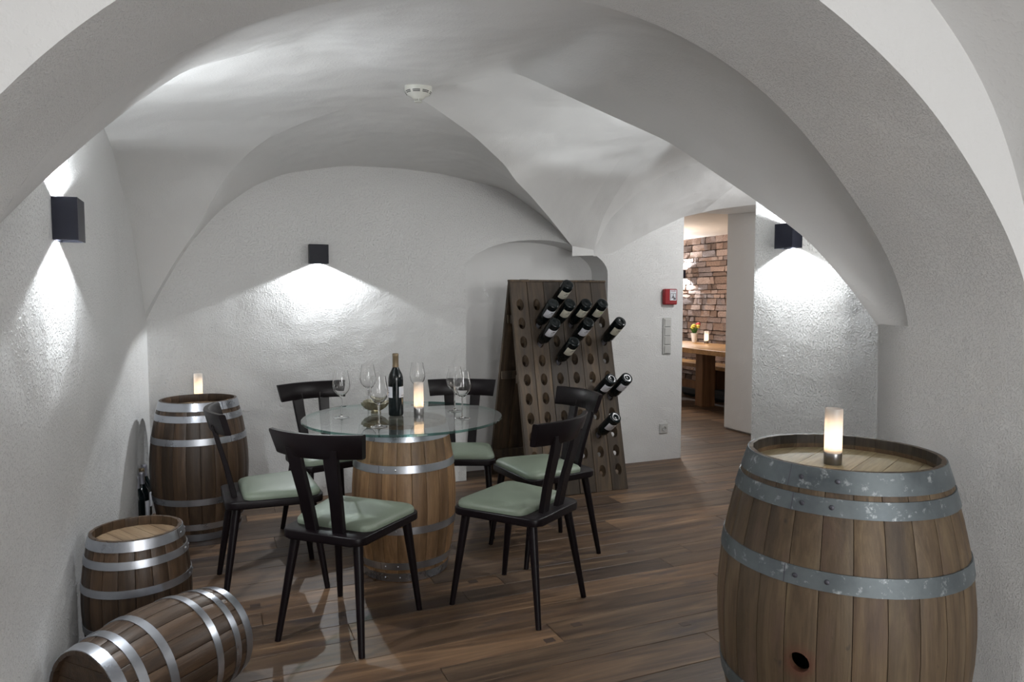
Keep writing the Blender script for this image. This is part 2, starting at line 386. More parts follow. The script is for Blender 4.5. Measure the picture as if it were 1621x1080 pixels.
lwall = Fn([(1.80, 1.50), (2.0, 1.70), (2.4, 1.97), (2.8, 2.10), (3.2, 2.155), (3.7, 2.145), (4.027, 2.09), (4.35, 1.93), (4.623, 1.70), (4.85, 1.42), (4.97, 1.20)], 7, 2)
rarc = Fn([(1.82, 1.27), (2.1, 1.75), (2.6, 2.15), (3.3, 2.37), (4.0, 2.40), (4.30, 2.34), (4.57, 2.17), (4.8, 1.97), (4.97, 1.775)], 7, 2)
rarc2 = Fn([(1.82, 1.30), (2.1, 1.8), (2.6, 2.25), (3.3, 2.48), (3.96, 2.45), (4.225, 2.37), (4.475, 2.26), (4.84, 1.99), (4.97, 1.75)], 7, 2)

def cosd(a, b, n): return [a + (b - a) * (0.5 - 0.5 * math.cos(math.pi * k / n)) for k in range(n + 1)]
def web(name, curveA, curveB, n=14, sag=0.0):
    """a plaster surface ruled between two edge curves, swelling upwards a little between them"""
    rows = []
    for k in range(n + 1):
        t = k / n; s = 4 * t * (1 - t) * sag
        rows.append([lerp(a, b, t) + Vector((0, 0, s * min(1, (a - b).length))) for a, b in zip(curveA, curveB)])
    o = mesh_obj(name, grid(rows), M['smooth_plaster'], CEIL); return o
def wall_strip(name, pts_bottom, pts_top, mat, parent=None):
    return mesh_obj(name, grid([pts_bottom, pts_top]), mat, parent)

# ------------------------------------------------------------------ setting
# ceiling: one structure with its plaster webs joined, so it stays one vaulted surface
def join(bms, name, mat, kind=True, parent=None, sharp=50, soften=0, merge=True):
    bm = bmesh.new()
    for b in bms:
        me = bpy.data.meshes.new('t'); b.to_mesh(me); b.free(); bm.from_mesh(me); bpy.data.meshes.remove(me)
    if merge: bmesh.ops.remove_doubles(bm, verts=bm.verts, dist=2e-4)
    bmesh.ops.recalc_face_normals(bm, faces=bm.faces)
    inner = [v for v in bm.verts if not v.is_boundary]
    for _ in range(soften): bmesh.ops.smooth_vert(bm, verts=inner, factor=0.5, use_axis_x=True, use_axis_y=True, use_axis_z=True)
    me = bpy.data.meshes.new(name); bm.to_mesh(me); bm.free()
    o = mesh_obj(name, me, mat, parent, sharp=sharp)
    if kind and parent is None: struct(o)
    return o
def ruled(ca, cb, n=14, sag=0.0):
    rows = []
    for k in range(n + 1):
        t = k / n; s = 4 * t * (1 - t) * sag
        rows.append([lerp(a, b, t) + Vector((0, 0, s * min(1, (a - b).length))) for a, b in zip(ca, cb)])
    return grid(rows)
NG = 44
ys1 = [lerp(1.80, T.y, k / NG) for k in range(NG + 1)]; ys1r = [lerp(1.82, T.y, k / NG) for k in range(NG + 1)]; ys2 = [lerp(T.y, 4.97, k / NG) for k in range(NG + 1)]
xs = [G1(y).x for y in ys2[::-1]] + [G2(y).x for y in ys2[1:]]
back_web = ruled([Vector((x, YB, lun(x))) for x in xs], [G1(y) for y in ys2[::-1]] + [G2(y) for y in ys2[1:]], 12, 0.03)
left_web = ruled([Vector((XL, y, lwall(y))) for y in ys1 + ys2[1:]], [G3(y) for y in ys1] + [G1(y) for y in ys2[1:]], 14, 0.008)
right_web = ruled([Vector((2.62, y, rarc(y))) for y in ys1r + ys2[1:]], [G4(y) for y in ys1r] + [G2(y) for y in ys2[1:]], 14, 0.03)
# front web: from the arch edge to the two front groins, matched by the angle round the arch centre
gp = [gfront(x) for x in cosd(XL, XR, 200)]
gt = [math.atan2(p.z - ACZ, p.x - ACX) % (2 * math.pi) for p in gp]
order = sorted(range(len(gp)), key=lambda i: gt[i]); gts = [gt[i] for i in order]
def gf(th):
    return Vector([float(np.interp(th, gts, [gp[i][k] for i in order])) for k in range(3)])
gpts = [G3(y) for y in ys1] + [G4(y) for y in ys1r[::-1][1:]]
gang = [math.atan2(p.z - ACZ, p.x - ACX) % (2 * math.pi) for p in gpts]
gang = [g if g < 4.5 else 0.0 for g in gang]
fr_rows = []
for k in range(19):
    t = k / 18; row = []
    for g, p in zip(gang, gpts):
        q = lerp(pt(A_far, g, 1.68), p, t); wgt = sst((1.75 - g) / 0.9) * sst(g / 0.16)
        hump = 0.115 * wgt * math.sin(math.pi * min(1.0, t ** 0.62)) ** 1.2
        row.append(q + Vector((math.cos(g), 0.35, math.sin(g))) * hump)
    fr_rows.append(row)
front_web = grid(fr_rows)
# side arch strip and the vault of the side bay
XS = 2.79
strip = ruled([Vector((2.62, y, rarc(y))) for y in ys1r + ys2[1:]], [Vector((XS, y, rarc2(y))) for y in ys1r + ys2[1:]], 4)
T2 = Vector((3.83, 3.90, 2.47))
g5z = Fn([(2.79, 1.74), (2.877, 1.985), (3.01, 2.15), (3.16, 2.30), (3.34, 2.375), (3.6, 2.44), (3.83, 2.47)], 5, 2)
def G5(x): return Vector((x, 4.97 + (T2.y - 4.97) * (x - XS) / (T2.x - XS), g5z(x)))
lun2 = Fn([(2.60, 1.77), (2.79, 1.70), (2.938, 1.719), (3.3, 1.90), (3.656, 2.052), (4.0, 2.13), (4.4, 2.19), (4.9, 2.20)], 3, 1)
x5 = cosd(XS, T2.x, 30)
side_left = ruled([Vector((XS, G5(x).y, rarc2(G5(x).y))) for x in x5], [G5(x) for x in x5], 8, 0.02)
x6 = cosd(T2.x, 4.9, 12)
side_back = ruled([Vector((x, YB, lun2(x))) for x in x5 + x6[1:]], [G5(x) for x in x5] + [Vector((x, 4.3, 2.45 - 0.06 * (x - T2.x))) for x in x6[1:]], 8, 0.02)
side_front = ruled([Vector((x, T2.y + 0.4 * max(0, min(1, (x - 3.83))), 2.47)) for x in [2.79, 3.3, 3.83, 4.4, 4.9]], [Vector((x, 1.80, 2.2)) for x in [2.79, 3.3, 3.83, 4.4, 4.9]], 6)
side_fill = grid([[Vector((2.79, 3.9, 2.46)), Vector((4.9, 3.9, 2.46))], [Vector((2.79, 4.4, 2.55)), Vector((4.9, 4.4, 2.55))]])
spring = grid([[Vector((2.60, YB, 1.70)), Vector((2.60, YB, 1.78))], [Vector((2.95, YB - .002, 1.715)), Vector((2.95, YB - .002, 1.73))]])
soft = join([left_web, front_web], 'tmp', M['smooth_plaster'], soften=3); soft_bm = bmesh.new(); soft_bm.from_mesh(soft.data); bpy.data.objects.remove(soft)
ceiling = join([soft_bm, back_web, right_web, strip, side_left, side_back, side_front, spring], 'ceiling', M['smooth_plaster'], sharp=30, merge=False)

face_room(ceiling, (1.2, 3.2, 0.9))
# the arch the photographer looks through, with its jambs down to the floor
rows = []
def arch_pt(th, y, off):
    t = (y - 1.28) / 0.40; r = lerp(A_near(th), A_far(th), t) + off
    return Vector((ACX + r * math.cos(th), y, ACZ + r * math.sin(th)))
sect = [(1.28, 0.0)] + [(1.28 + 0.40 * k / 10, 0.0) for k in range(1, 11)]
for y, off in sect:
    r = [Vector((XL - 0.062 * sst((1.25 - z_) / 0.85), y, z_)) for z_ in (0, .25, .5, .65, .8, .95, 1.1)] + [arch_pt(t, y, off) for t in ths] + [Vector((XR + (off if y < 1.3 else 0), y, 0.6)), Vector((XR + (off if y < 1.3 else 0), y, 0))]
    rows.append(r)
face = ruled([pt(C_out, t, 1.28) for t in ths], [arch_pt(t, 1.28, 0.0) for t in ths], 3)
face_low = grid([[Vector((XR, 1.28, z)) for z in (0, 1.27)], [Vector((ACX + C_out(0.001) + .005, 1.28, z)) for z in (0, 1.29)]])
jamb_r = grid([[Vector((XR, 1.68, 0)), Vector((XR, 1.68, .6)), arch_pt(0, 1.68, 0)], [Vector((XR, 1.81, 0)), Vector((XR, 1.81, .6)), gf(0.0) + Vector((0, -.01, .0))], [Vector((XR + .01, 1.82, 0)), Vector((XR + .01, 1.82, .6)), gf(0.0) + Vector((.01, 0, 0))], [Vector((XS + .02, 1.83, z)) for z in (0, .6, 1.30)]])
above_r = grid([[Vector((XR, 1.82, 1.2)), Vector((XR, 1.82, 1.30))], [Vector((2.9, 1.83, 1.2)), Vector((2.9, 1.83, 1.35))]])
wf_ = join([grid(rows), face_low, jamb_r], 'wall_front', M['rough_plaster'], sharp=60)
face_room(wf_, (0.87, 0.9, 1.0)); face_room(mesh_obj('arch_face', face, M['fine_plaster'], wf_, sharp=60), (.87, 0, 1))
# bay of the photographer
bay = ruled([pt(C_out, t, 1.28) for t in ths], [pt(C_out, t, -4.2) for t in ths], 6)
struct(mesh_obj('ceiling', bay, M['fine_plaster'], sharp=60))
xr2 = ACX + C_out(0.001)
struct(mesh_obj('wall_near_right', grid([[Vector((xr2, 1.28, 0)), Vector((xr2, 1.28, 1.29))], [Vector((xr2, -4.2, 0)), Vector((xr2, -4.2, 1.29))]]), M['wall_plaster']))
rr = [Vector((-0.65, -4.2, 0))] + [pt(C_out, t, -4.2) for t in ths] + [Vector((xr2, -4.2, 0))]
bm = bmesh.new(); bm.faces.new([bm.verts.new(p) for p in rr]); struct(mesh_obj('wall_rear', bm, M['fine_plaster']))
struct(mesh_obj('wall_near_left', grid([[Vector((-0.44, 1.28, 0)), Vector((-0.44, 1.28, 1.29))], [Vector((-0.62, 1.27, 0)), Vector((-0.62, 1.27, 1.29))], [Vector((-0.62, -4.2, 0)), Vector((-0.62, -4.2, 1.29))]]), M['wall_plaster']))

# left wall with the small arched niche near the corner
def niche_z(y, y0, y1, spr, top):
    t = (y - (y0 + y1) / 2) / ((y1 - y0) / 2); return spr + (top - spr) * math.sqrt(max(0, 1 - t * t))
NY0, NY1 = 4.46, 4.90
def left_x(y, z=0.0): return (XL if y < 4.25 else XL + 0.045 * (y - 4.25) / 0.72) - 0.062 * sst((1.25 - z) / 0.85) * sst((4.3 - y) / 1.0)
yy = sorted(set([round(1.68 + k * 0.08, 4) for k in range(int((4.97 - 1.68) / 0.08) + 1)] + [4.25, 4.97, NY0, NY1] + cosd(NY0, NY1, 14)))
bmw = bmesh.new()
def quad(bm, *p): bm.faces.new([bm.verts.new(q) for q in p])
for a, b in zip(yy[:-1], yy[1:]):
    inn = a >= NY0 - 1e-6 and b <= NY1 + 1e-6
    za = niche_z(a, NY0, NY1, 0.30, 0.66) if inn else 0; zb = niche_z(b, NY0, NY1, 0.30, 0.66) if inn else 0
    zs = [0, .33, .66, 1.0]
    ta = (lwall(a) if a >= 1.8 else 1.5) + .02; tb = (lwall(b) if b >= 1.8 else 1.5) + .02
    LV = lambda y, z: Vector((left_x(y, z), y, z))
    for k in range(12):
        quad(bmw, LV(a, lerp(za, ta, k / 12)), LV(b, lerp(zb, tb, k / 12)), LV(b, lerp(zb, tb, (k + 1) / 12)), LV(a, lerp(za, ta, (k + 1) / 12)))
    if inn:
        quad(bmw, Vector((left_x(a), a, za)), Vector((left_x(b), b, zb)), Vector((left_x(b) - .22, b, zb)), Vector((left_x(a) - .22, a, za)))
        quad(bmw, Vector((left_x(a) - .22, a, za)), Vector((left_x(b) - .22, b, zb)), Vector((left_x(b) - .22, b, 0)), Vector((left_x(a) - .22, a, 0)))
for y in (NY0, NY1):
    quad(bmw, Vector((left_x(y), y, 0)), Vector((left_x(y), y, 0.30)), Vector((left_x(y) - .22, y, 0.30)), Vector((left_x(y) - .22, y, 0)))
quad(bmw, Vector((-.66, NY0, .04)), Vector((-.42, NY0, .04)), Vector((-.40, NY1, .04)), Vector((-.66, NY1, .04)))
bmesh.ops.remove_doubles(bmw, verts=bmw.verts, dist=1e-4)
face_room(struct(mesh_obj('wall_left', bmw, M['wall_plaster'], sharp=30)), (1.0, 3.2, .5))

# back wall with the broad arched niche behind the riddling rack
BX0, BX1, BSP, BTOP, BD = 1.715, 2.922, 1.565, 1.815, 0.26
xx = sorted(set([round(-0.46 + k * 0.1, 4) for k in range(42)] + [BX0, BX1, 3.656] + cosd(BX0, BX1, 30)))
xx = [x for x in xx if x <= 3.656]
bmw = bmesh.new(); bmi = bmesh.new()
for a, b in zip(xx[:-1], xx[1:]):
    inn = a >= BX0 - 1e-6 and b <= BX1 + 1e-6
    za = niche_z(a, BX0, BX1, BSP, BTOP) if inn else 0; zb = niche_z(b, BX0, BX1, BSP, BTOP) if inn else 0
    f = lambda x: (lun(x) if x < 2.6 else lun2(x)) + 0.012
    ta, tb = max(f(a), za + .01), max(f(b), zb + .01)
    for k in range(6):
        quad(bmw, Vector((a, YB, lerp(za, ta, k / 6))), Vector((b, YB, lerp(zb, tb, k / 6))), Vector((b, YB, lerp(zb, tb, (k + 1) / 6))), Vector((a, YB, lerp(za, ta, (k + 1) / 6))))
    if inn:
        quad(bmi, Vector((a, YB, za)), Vector((b, YB, zb)), Vector((b, YB + BD, zb)), Vector((a, YB + BD, za)))
        quad(bmi, Vector((a, YB + BD, za)), Vector((b, YB + BD, zb)), Vector((b, YB + BD, 0)), Vector((a, YB + BD, 0)))
for x in (BX0, BX1):
    quad(bmi, Vector((x, YB, 0)), Vector((x, YB, BSP)), Vector((x, YB + BD, BSP)), Vector((x, YB + BD, 0)))
for k in range(1):
    quad(bmw, Vector((3.656, YB, 0)), Vector((3.656, YB, 2.08)), Vector((3.656, 5.94, 2.2)), Vector((3.656, 5.94, 0)))
bmesh.ops.remove_doubles(bmw, verts=bmw.verts, dist=1e-4); bmesh.ops.remove_doubles(bmi, verts=bmi.verts, dist=1e-4)
wb = face_room(struct(mesh_obj('wall_back', bmw, M['wall_plaster'], sharp=30)), (1.2, 3.2, 1))
face_room(mesh_obj('niche', bmi, M['fine_plaster'], wb, sharp=40), (2.3, 4.6, .8))

# pillar wall on the right, side bay walls, passage, dining room beyond
struct(mesh_obj('wall_right', bbox(XS, 3.05, 1.82, 3.14, 0, 2.62), M['coarse_plaster'], smooth=False))
bm = bbox(3.05, 5.3, 1.7, 1.82, 0, 2.6); struct(mesh_obj('wall_side_bay', bm, M['wall_plaster'], smooth=False))
bm = bbox(4.9, 5.3, 1.82, 5.94, 0, 2.6, bev=0.02); struct(mesh_obj('ceiling', bbox(2.6, 5.2, 1.75, 5.0, 2.56, 2.64), M['smooth_plaster'], smooth=False)); struct(mesh_obj('wall_passage', bm, M['fine_plaster'], smooth=False))
x7 = [3.656, 4.0, 4.4, 4.9]
ps = grid([[Vector((x, YB, lun2(x))) for x in x7], [Vector((x, 5.4, 2.2)) for x in x7], [Vector((x, 5.94, 2.23)) for x in x7]])
struct(mesh_obj('ceiling', ps, M['smooth_plaster']))
bm = bbox(2.6, 6.7, 5.94, 10.6, 2.24, 2.34); struct(mesh_obj('ceiling', bm, M['room_ceiling'], smooth=False))
bm = bbox(2.5, 3.2, 5.94, 10.6, 0, 2.3); box(bm, 2.5, 6.8, 10.5, 10.6, 0, 2.3); box(bm, 5.3, 6.7, 5.9, 5.94, 0, 2.3); box(bm, 2.6, 3.656, 5.9, 5.94, 0, 2.3)
struct(mesh_obj('wall_dining_room', bm, M['fine_plaster'], smooth=False))

# floor: a sub-floor and one object per board
fl = struct(mesh_obj('floor', bbox(-0.70, 6.8, -4.3, 10.6, -0.06, -0.022), M['inlay'], smooth=False))
random.seed(3)
def board_mesh(L, W): return bbox(-L / 2, L / 2, -W / 2, W / 2, -0.022, 0.0, bev=0.0015)
yv = -4.2; nb = 0
ends = []
bmesh_cache = {}
while yv < 10.5:
    W = random.choice([0.13, 0.15, 0.17, 0.19]) if 1.2 < yv < 5.6 else 0.24 if yv > 1 else 0.30
    x = -0.66 - random.uniform(0, 0.6); xend = 2.9 if yv < 1.6 else 5.25 if yv < 5.9 else 6.7
    if yv >= 5.9: x = 3.3
    while x < xend:
        L = random.choice([1.1, 1.45, 1.8, 2.2]) if yv > 1.2 else 3.6; x0, x1 = max(x, -0.66), min(x + L, xend)
        if x1 - x0 > 0.05:
            Lr = round(x1 - x0, 3); key = (Lr, W)
            if key not in bmesh_cache:
                me = bpy.data.meshes.new('floor_plank'); b = board_mesh(Lr - 0.002, W - 0.0022); b.to_mesh(me); b.free(); bmesh_cache[key] = me; me.materials.append(M['floorboard'])
            o = mesh_obj('floor_plank', bmesh_cache[key], None, fl, ((x0 + x1) / 2, yv + W / 2, random.uniform(-0.0008, 0.0)), smooth=False); nb += 1
            if random.random() < 0.22 and 1.8 < yv < 4.6:
                ends.append(((x0 + x1) / 2 + random.uniform(-.4, .4) * (x1 - x0), yv + W / 2 + random.uniform(-.03, .03)))
        x += L
    yv += W
for x, y in [tuple(at(px, py, 2, 0))[:2] for px, py in ((998, 873), (1084, 988), (870, 1014), (404, 959))] + ends[:6]:
    mesh_obj('floor_plug', bbox(-.022, .022, -.016, .016, -.004, 0.0008, bev=0.0003), M['inlay'], fl, (x, y, 0), smooth=False)
print('boards', nb)

# stone cladding of the dining room, one object per stone
sw = struct(mesh_obj('wall_stone', bbox(6.60, 6.75, 5.94, 10.6, 0, 2.3), M['inlay'], smooth=False))
random.seed(11)
stone_me = []
for k in range(6):
    bm = bbox(-.5, .5, -.5, .5, -.5, .5)
    bmesh.ops.subdivide_edges(bm, edges=[e for e in bm.edges if abs((e.verts[0].co - e.verts[1].co).y) > .5 or abs((e.verts[0].co - e.verts[1].co).z) > .5], cuts=1)
    for v in bm.verts: v.co += Vector((random.uniform(-.14, .14), random.uniform(-.025, .025), random.uniform(-.05, .05)))
    me = bpy.data.meshes.new('stone'); bm.to_mesh(me); bm.free(); me.materials.append(M['wall_stone']); stone_me.append(me)
z = 0.0; ns = 0
while z < 2.24:
    h = random.choice([0.06, 0.08, 0.095, 0.11]); y = 7.7 + random.uniform(-.2, 0)
    while y < 9.5:
        L = random.choice([0.10, 0.15, 0.22, 0.30]); 
        o = mesh_obj('stone', random.choice(stone_me), None, sw, (6.585 + random.uniform(-.012, .012), y + L / 2, z + h / 2), smooth=False)
        o.scale = (0.07, L - 0.012, min(h, 2.24 - z) - 0.010); y += L; ns += 1
    z += h
print('stones', ns)

# ------------------------------------------------------------------ barrels
def barrel(label, loc, H, RH, RB, N, hoops, mats, group=None, rz=0, rot=None, hw=None, heads=(1,), depth=0.035, bung=None, seam=0.0, nboard=6, holehoop=None):
    """stave barrel; hoops = list of (z_centre, width); RH head radius, RB belly radius"""
    root = thing('barrel', label, 'barrel', loc, rz, group, rot)
    wood_m, hoop_m, head_m, riv_m = mats
    def rad(z): t = 2 * z / H - 1; return RB - (RB - RH) * abs(t) ** 1.9
    half = math.pi / N - 0.0009 / RB
    me_s = None
    def stave_mesh():
        bm = bmesh.new(); zs_ = [0, .03] + [i / 12 for i in range(1, 12)] + [.97, 1]; nz = len(zs_) - 1; th0 = 0.022 if RB > .25 else 0.016; rr = []
        for k in range(nz + 1):
            z_ = H * zs_[k]; r = rad(z_); th = 0.011 if k in (0, nz) else th0
            ring = [(r - 0.0022, -half), (r - 0.0003, -half * 0.8), (r + 0.0006, 0), (r - 0.0003, half * 0.8), (r - 0.0022, half), (r - th, half), (r - th, -half)]
            rr.append([bm.verts.new((q * math.cos(a), q * math.sin(a), z_)) for q, a in ring])
        for A, B in zip(rr[:-1], rr[1:]):
            for k in range(7): bm.faces.new((A[k], A[(k + 1) % 7], B[(k + 1) % 7], B[k]))
        bm.faces.new(rr[0]); bm.faces.new(rr[-1][::-1]); bmesh.ops.recalc_face_normals(bm, faces=bm.faces)
        me = bpy.data.meshes.new('stave'); me.materials.append(wood_m)
        if RB > .3:                                        # the old barrel's chime is darker on its inner faces
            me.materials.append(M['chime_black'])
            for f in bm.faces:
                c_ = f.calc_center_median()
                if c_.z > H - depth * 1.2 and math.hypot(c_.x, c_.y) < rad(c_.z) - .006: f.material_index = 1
        bm.to_mesh(me); bm.free(); me.shade_smooth(); me.set_sharp_from_angle(angle=R(40)); return me
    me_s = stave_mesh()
    for k in range(N):
        a = 2 * math.pi * k / N
        o = mesh_obj('stave', me_s, None, root, rot=(0, 0, a), smooth=False)
        if bung is not None and k == 0:
            cut = bpy.data.objects.new('cut', bpy.data.meshes.new('cut')); b = lathe([(0, -.1), (bung[1], -.1), (bung[1], .1), (0, .1)], 20); bmesh.ops.recalc_face_normals(b, faces=b.faces)
            b.to_mesh(cut.data); b.free(); C.objects.link(cut); cut.rotation_euler = (0, R(90), 0); cut.location = (RB, 0, bung[0])
            tmp = bpy.data.objects.new('tmp', me_s); C.objects.link(tmp); m_ = tmp.modifiers.new('b', 'BOOLEAN'); m_.object = cut; m_.solver = 'EXACT'
            dg = bpy.context.evaluated_depsgraph_get(); dg.update(); nm = bpy.data.meshes.new_from_object(tmp.evaluated_get(dg)); nm.name = 'stave'
            bpy.data.objects.remove(tmp); bpy.data.objects.remove(cut)
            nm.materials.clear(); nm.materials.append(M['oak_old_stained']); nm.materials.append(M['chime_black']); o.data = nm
            o['label'] = 'stave with the open round bung hole and rust stain'
    for zc, wd in hoops:
        t = 0.0022 if RB < .3 else 0.003; p = []
        for k in range(4): zz = zc - wd / 2 + wd * k / 3; p.append((rad(zz) + t + 0.0008, zz))
        for k in range(3, -1, -1): zz = zc - wd / 2 + wd * k / 3; p.append((rad(zz) + 0.0003, zz))
        h = mesh_obj('hoop', lathe(p, 48, close=True), hoop_m, root, sharp=40)
        s0 = seam + (0 if holehoop is None else 0)
        dr = 0.016 if RB > .3 else 0.011
        for q in (-1.4, 1.4):
            a = s0 + q * (0.9 * wd * 0.55 + .004) / rad(zc); r = rad(zc) + t + 0.001
            bm = lathe([(dr * .42, 0), (dr * .38, 0.0018), (dr * .2, 0.0032), (0, 0.0036)], 10)
            bmesh.ops.transform(bm, matrix=Matrix.Translation((r * math.cos(a), r * math.sin(a), zc)) @ Matrix.Rotation(a, 4, 'Z') @ Matrix.Rotation(R(90), 4, 'Y'), verts=bm.verts)
            mesh_obj('rivet', bm, riv_m, h)
        # the lapped end of the hoop
        a = s0 - 2.4 * (0.5 * wd + .004) / rad(zc); 
        bm = bmesh.new(); rr = []
        for k in range(5):
            zz = zc - wd / 2 + wd * k / 4; r = rad(zz) + t + 0.0012
            rr.append([Vector((r * math.cos(a + q), r * math.sin(a + q), zz)) for q in (-0.0012 / r, 0.0012 / r)])
        mesh_obj('hoop_lap', grid(rr), M['rivet_dark'], h)
    for hd in heads:
        zt = H - depth if hd == 1 else depth; r = rad(zt) - (0.022 if RB > .25 else 0.016) + 0.001
        for k in range(nboard):
            xa = -r + 2 * r * k / nboard + 0.0008; xb = -r + 2 * r * (k + 1) / nboard - 0.0008
            ptsu = [(x, math.sqrt(max(0, r * r - x * x))) for x in [xa + (xb - xa) * i / 6 for i in range(7)]]
            poly = ptsu + [(x, -y - (1e-4 if y == 0 else 0)) for x, y in reversed(ptsu)]
            pl = []
            for q in poly:
                if not pl or (abs(q[0] - pl[-1][0]) + abs(q[1] - pl[-1][1])) > 2e-4: pl.append(q)
            if abs(pl[0][0] - pl[-1][0]) + abs(pl[0][1] - pl[-1][1]) < 2e-4: pl.pop()
            # turn so the grain runs along the board
            mesh_obj('head_board', prism([(y, -x) for x, y in pl], zt - 0.018, zt + random.uniform(-.0006, 0)), head_m, root, smooth=False)
    return root
BR = (M['oak_dark'], M['zinc_bright'], M['head_brown'], M['zinc_bright'])
random.seed(5)
# big old barrel, front right: a bung hole faces the room
bigc = at(1334, 714, 2, 0.93); bung_dir = at(1264, 1042, 1, 1.30)
def toward(px, cx, cy, rad_): # angle on the barrel of the point seen at pixel column px
    best = None
    for k in range(720):
        a = math.pi + math.pi * 2 * k / 720; p = Vector((cx + rad_ * math.cos(a), cy + rad_ * math.sin(a), 0.45))
        if (Vector((math.cos(a), math.sin(a))).dot(Vector((cx, cy)))) > 0: continue
        d = p - Vector((0, 0, EYE)); q = 810.5 + FPX * d.dot(RT) / d.dot(FW)
        if best is None or abs(q - px) < best[0]: best = (abs(q - px), a)
    return best[1]
aB = toward(1264, bigc.x, bigc.y, 0.345)
aS = toward(1285, bigc.x, bigc.y, 0.30) - aB
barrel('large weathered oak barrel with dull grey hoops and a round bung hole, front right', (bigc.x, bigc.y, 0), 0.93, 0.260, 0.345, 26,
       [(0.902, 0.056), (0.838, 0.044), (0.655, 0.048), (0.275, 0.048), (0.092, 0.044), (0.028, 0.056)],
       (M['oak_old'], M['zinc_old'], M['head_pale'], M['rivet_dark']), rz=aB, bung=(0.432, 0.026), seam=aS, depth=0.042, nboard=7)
# table barrel
TBX, TBY = 0.870, 3.490
H2 = 0.765
hp = [(H2 - .024, .048), (H2 - .16, .042), (H2 - .255 + .0, .0001)]
def std_hoops(H, k=1.0): return [(H - .023 * k, .044 * k), (H - .16 * k, .038 * k), (.26 * k, .036 * k), (.078 * k, .036 * k), (.022 * k, .044 * k)]
aT = math.atan2(-TBY, -TBX)
barrel('light brown oak barrel with shiny hoops carrying the round glass tabletop', (TBX, TBY, 0), H2, 0.212, 0.262, 22,
       [(H2 - .048, .060), (H2 - .205, .036), (.265, .036), (.085, .036), (.026, .044)],
       (M['oak_fresh'], M['zinc_bright'], M['head_brown'], M['zinc_bright']), rz=aT, seam=-0.28, depth=0.03)
# dark barrel in the far left corner with a candle
H3 = 0.787
barrel('tall dark oak barrel with shiny hoops in the far left corner', (-0.10, 4.50, 0), H3, 0.208, 0.268, 22,
       [(H3 - .024, .045), (H3 - .088, .036), (H3 - .215, .036), (.235, .036), (.088, .036), (.024, .042)], BR, rz=R(-80), seam=0.75, depth=0.045)
# small standing barrel by the left wall
H4 = 0.50
small = barrel('small dark oak barrel standing upright against the left wall', (-0.296, 3.00, 0), H4, 0.158, 0.19, 20,
       [(H4 - .02, .036), (H4 - .085, .028), (H4 - .185, .028), (.16, .028), (.075, .028), (.02, .036)], BR, rz=R(-60), seam=0.9, depth=0.035)
# small barrel lying on its side in the foreground
LA, LB = Vector((-0.382, 2.327, 0.19)), Vector((-0.013, 2.665, 0.19))
dirn = (LB - LA); q = dirn.to_track_quat('Z', 'Y')
lie = barrel('small dark oak barrel lying on its side in the left foreground', tuple(LA), dirn.length, 0.158, 0.19, 20,
       [(.018, .034), (.078, .027), (.165, .027), (dirn.length - .165, .027), (dirn.length - .078, .027), (dirn.length - .018, .034)], (M['oak_dark'], M['zinc_bright'], M['oak_dark'], M['zinc_bright']), rot=q.to_euler(), seam=0.6, heads=(0, 1), depth=0.035)

# glass tabletop
GZ = 0.766
tt = thing('glass_tabletop', 'round clear glass tabletop with a green edge lying on the barrel among the chairs', 'tabletop', (TBX, TBY, GZ))
RG = 0.500
mesh_obj('glass_pane', lathe([(0, 0), (RG - .003, 0)], 96), M['table_glass'], tt)
mesh_obj('glass_surface', lathe([(RG - .003, .012), (0, .012)], 96), M['table_glass'], tt)
mesh_obj('polished_edge', lathe([(RG - .003, 0), (RG, .003), (RG, .009), (RG - .003, .012)], 96), M['table_edge'], tt)
TZ = GZ + 0.012

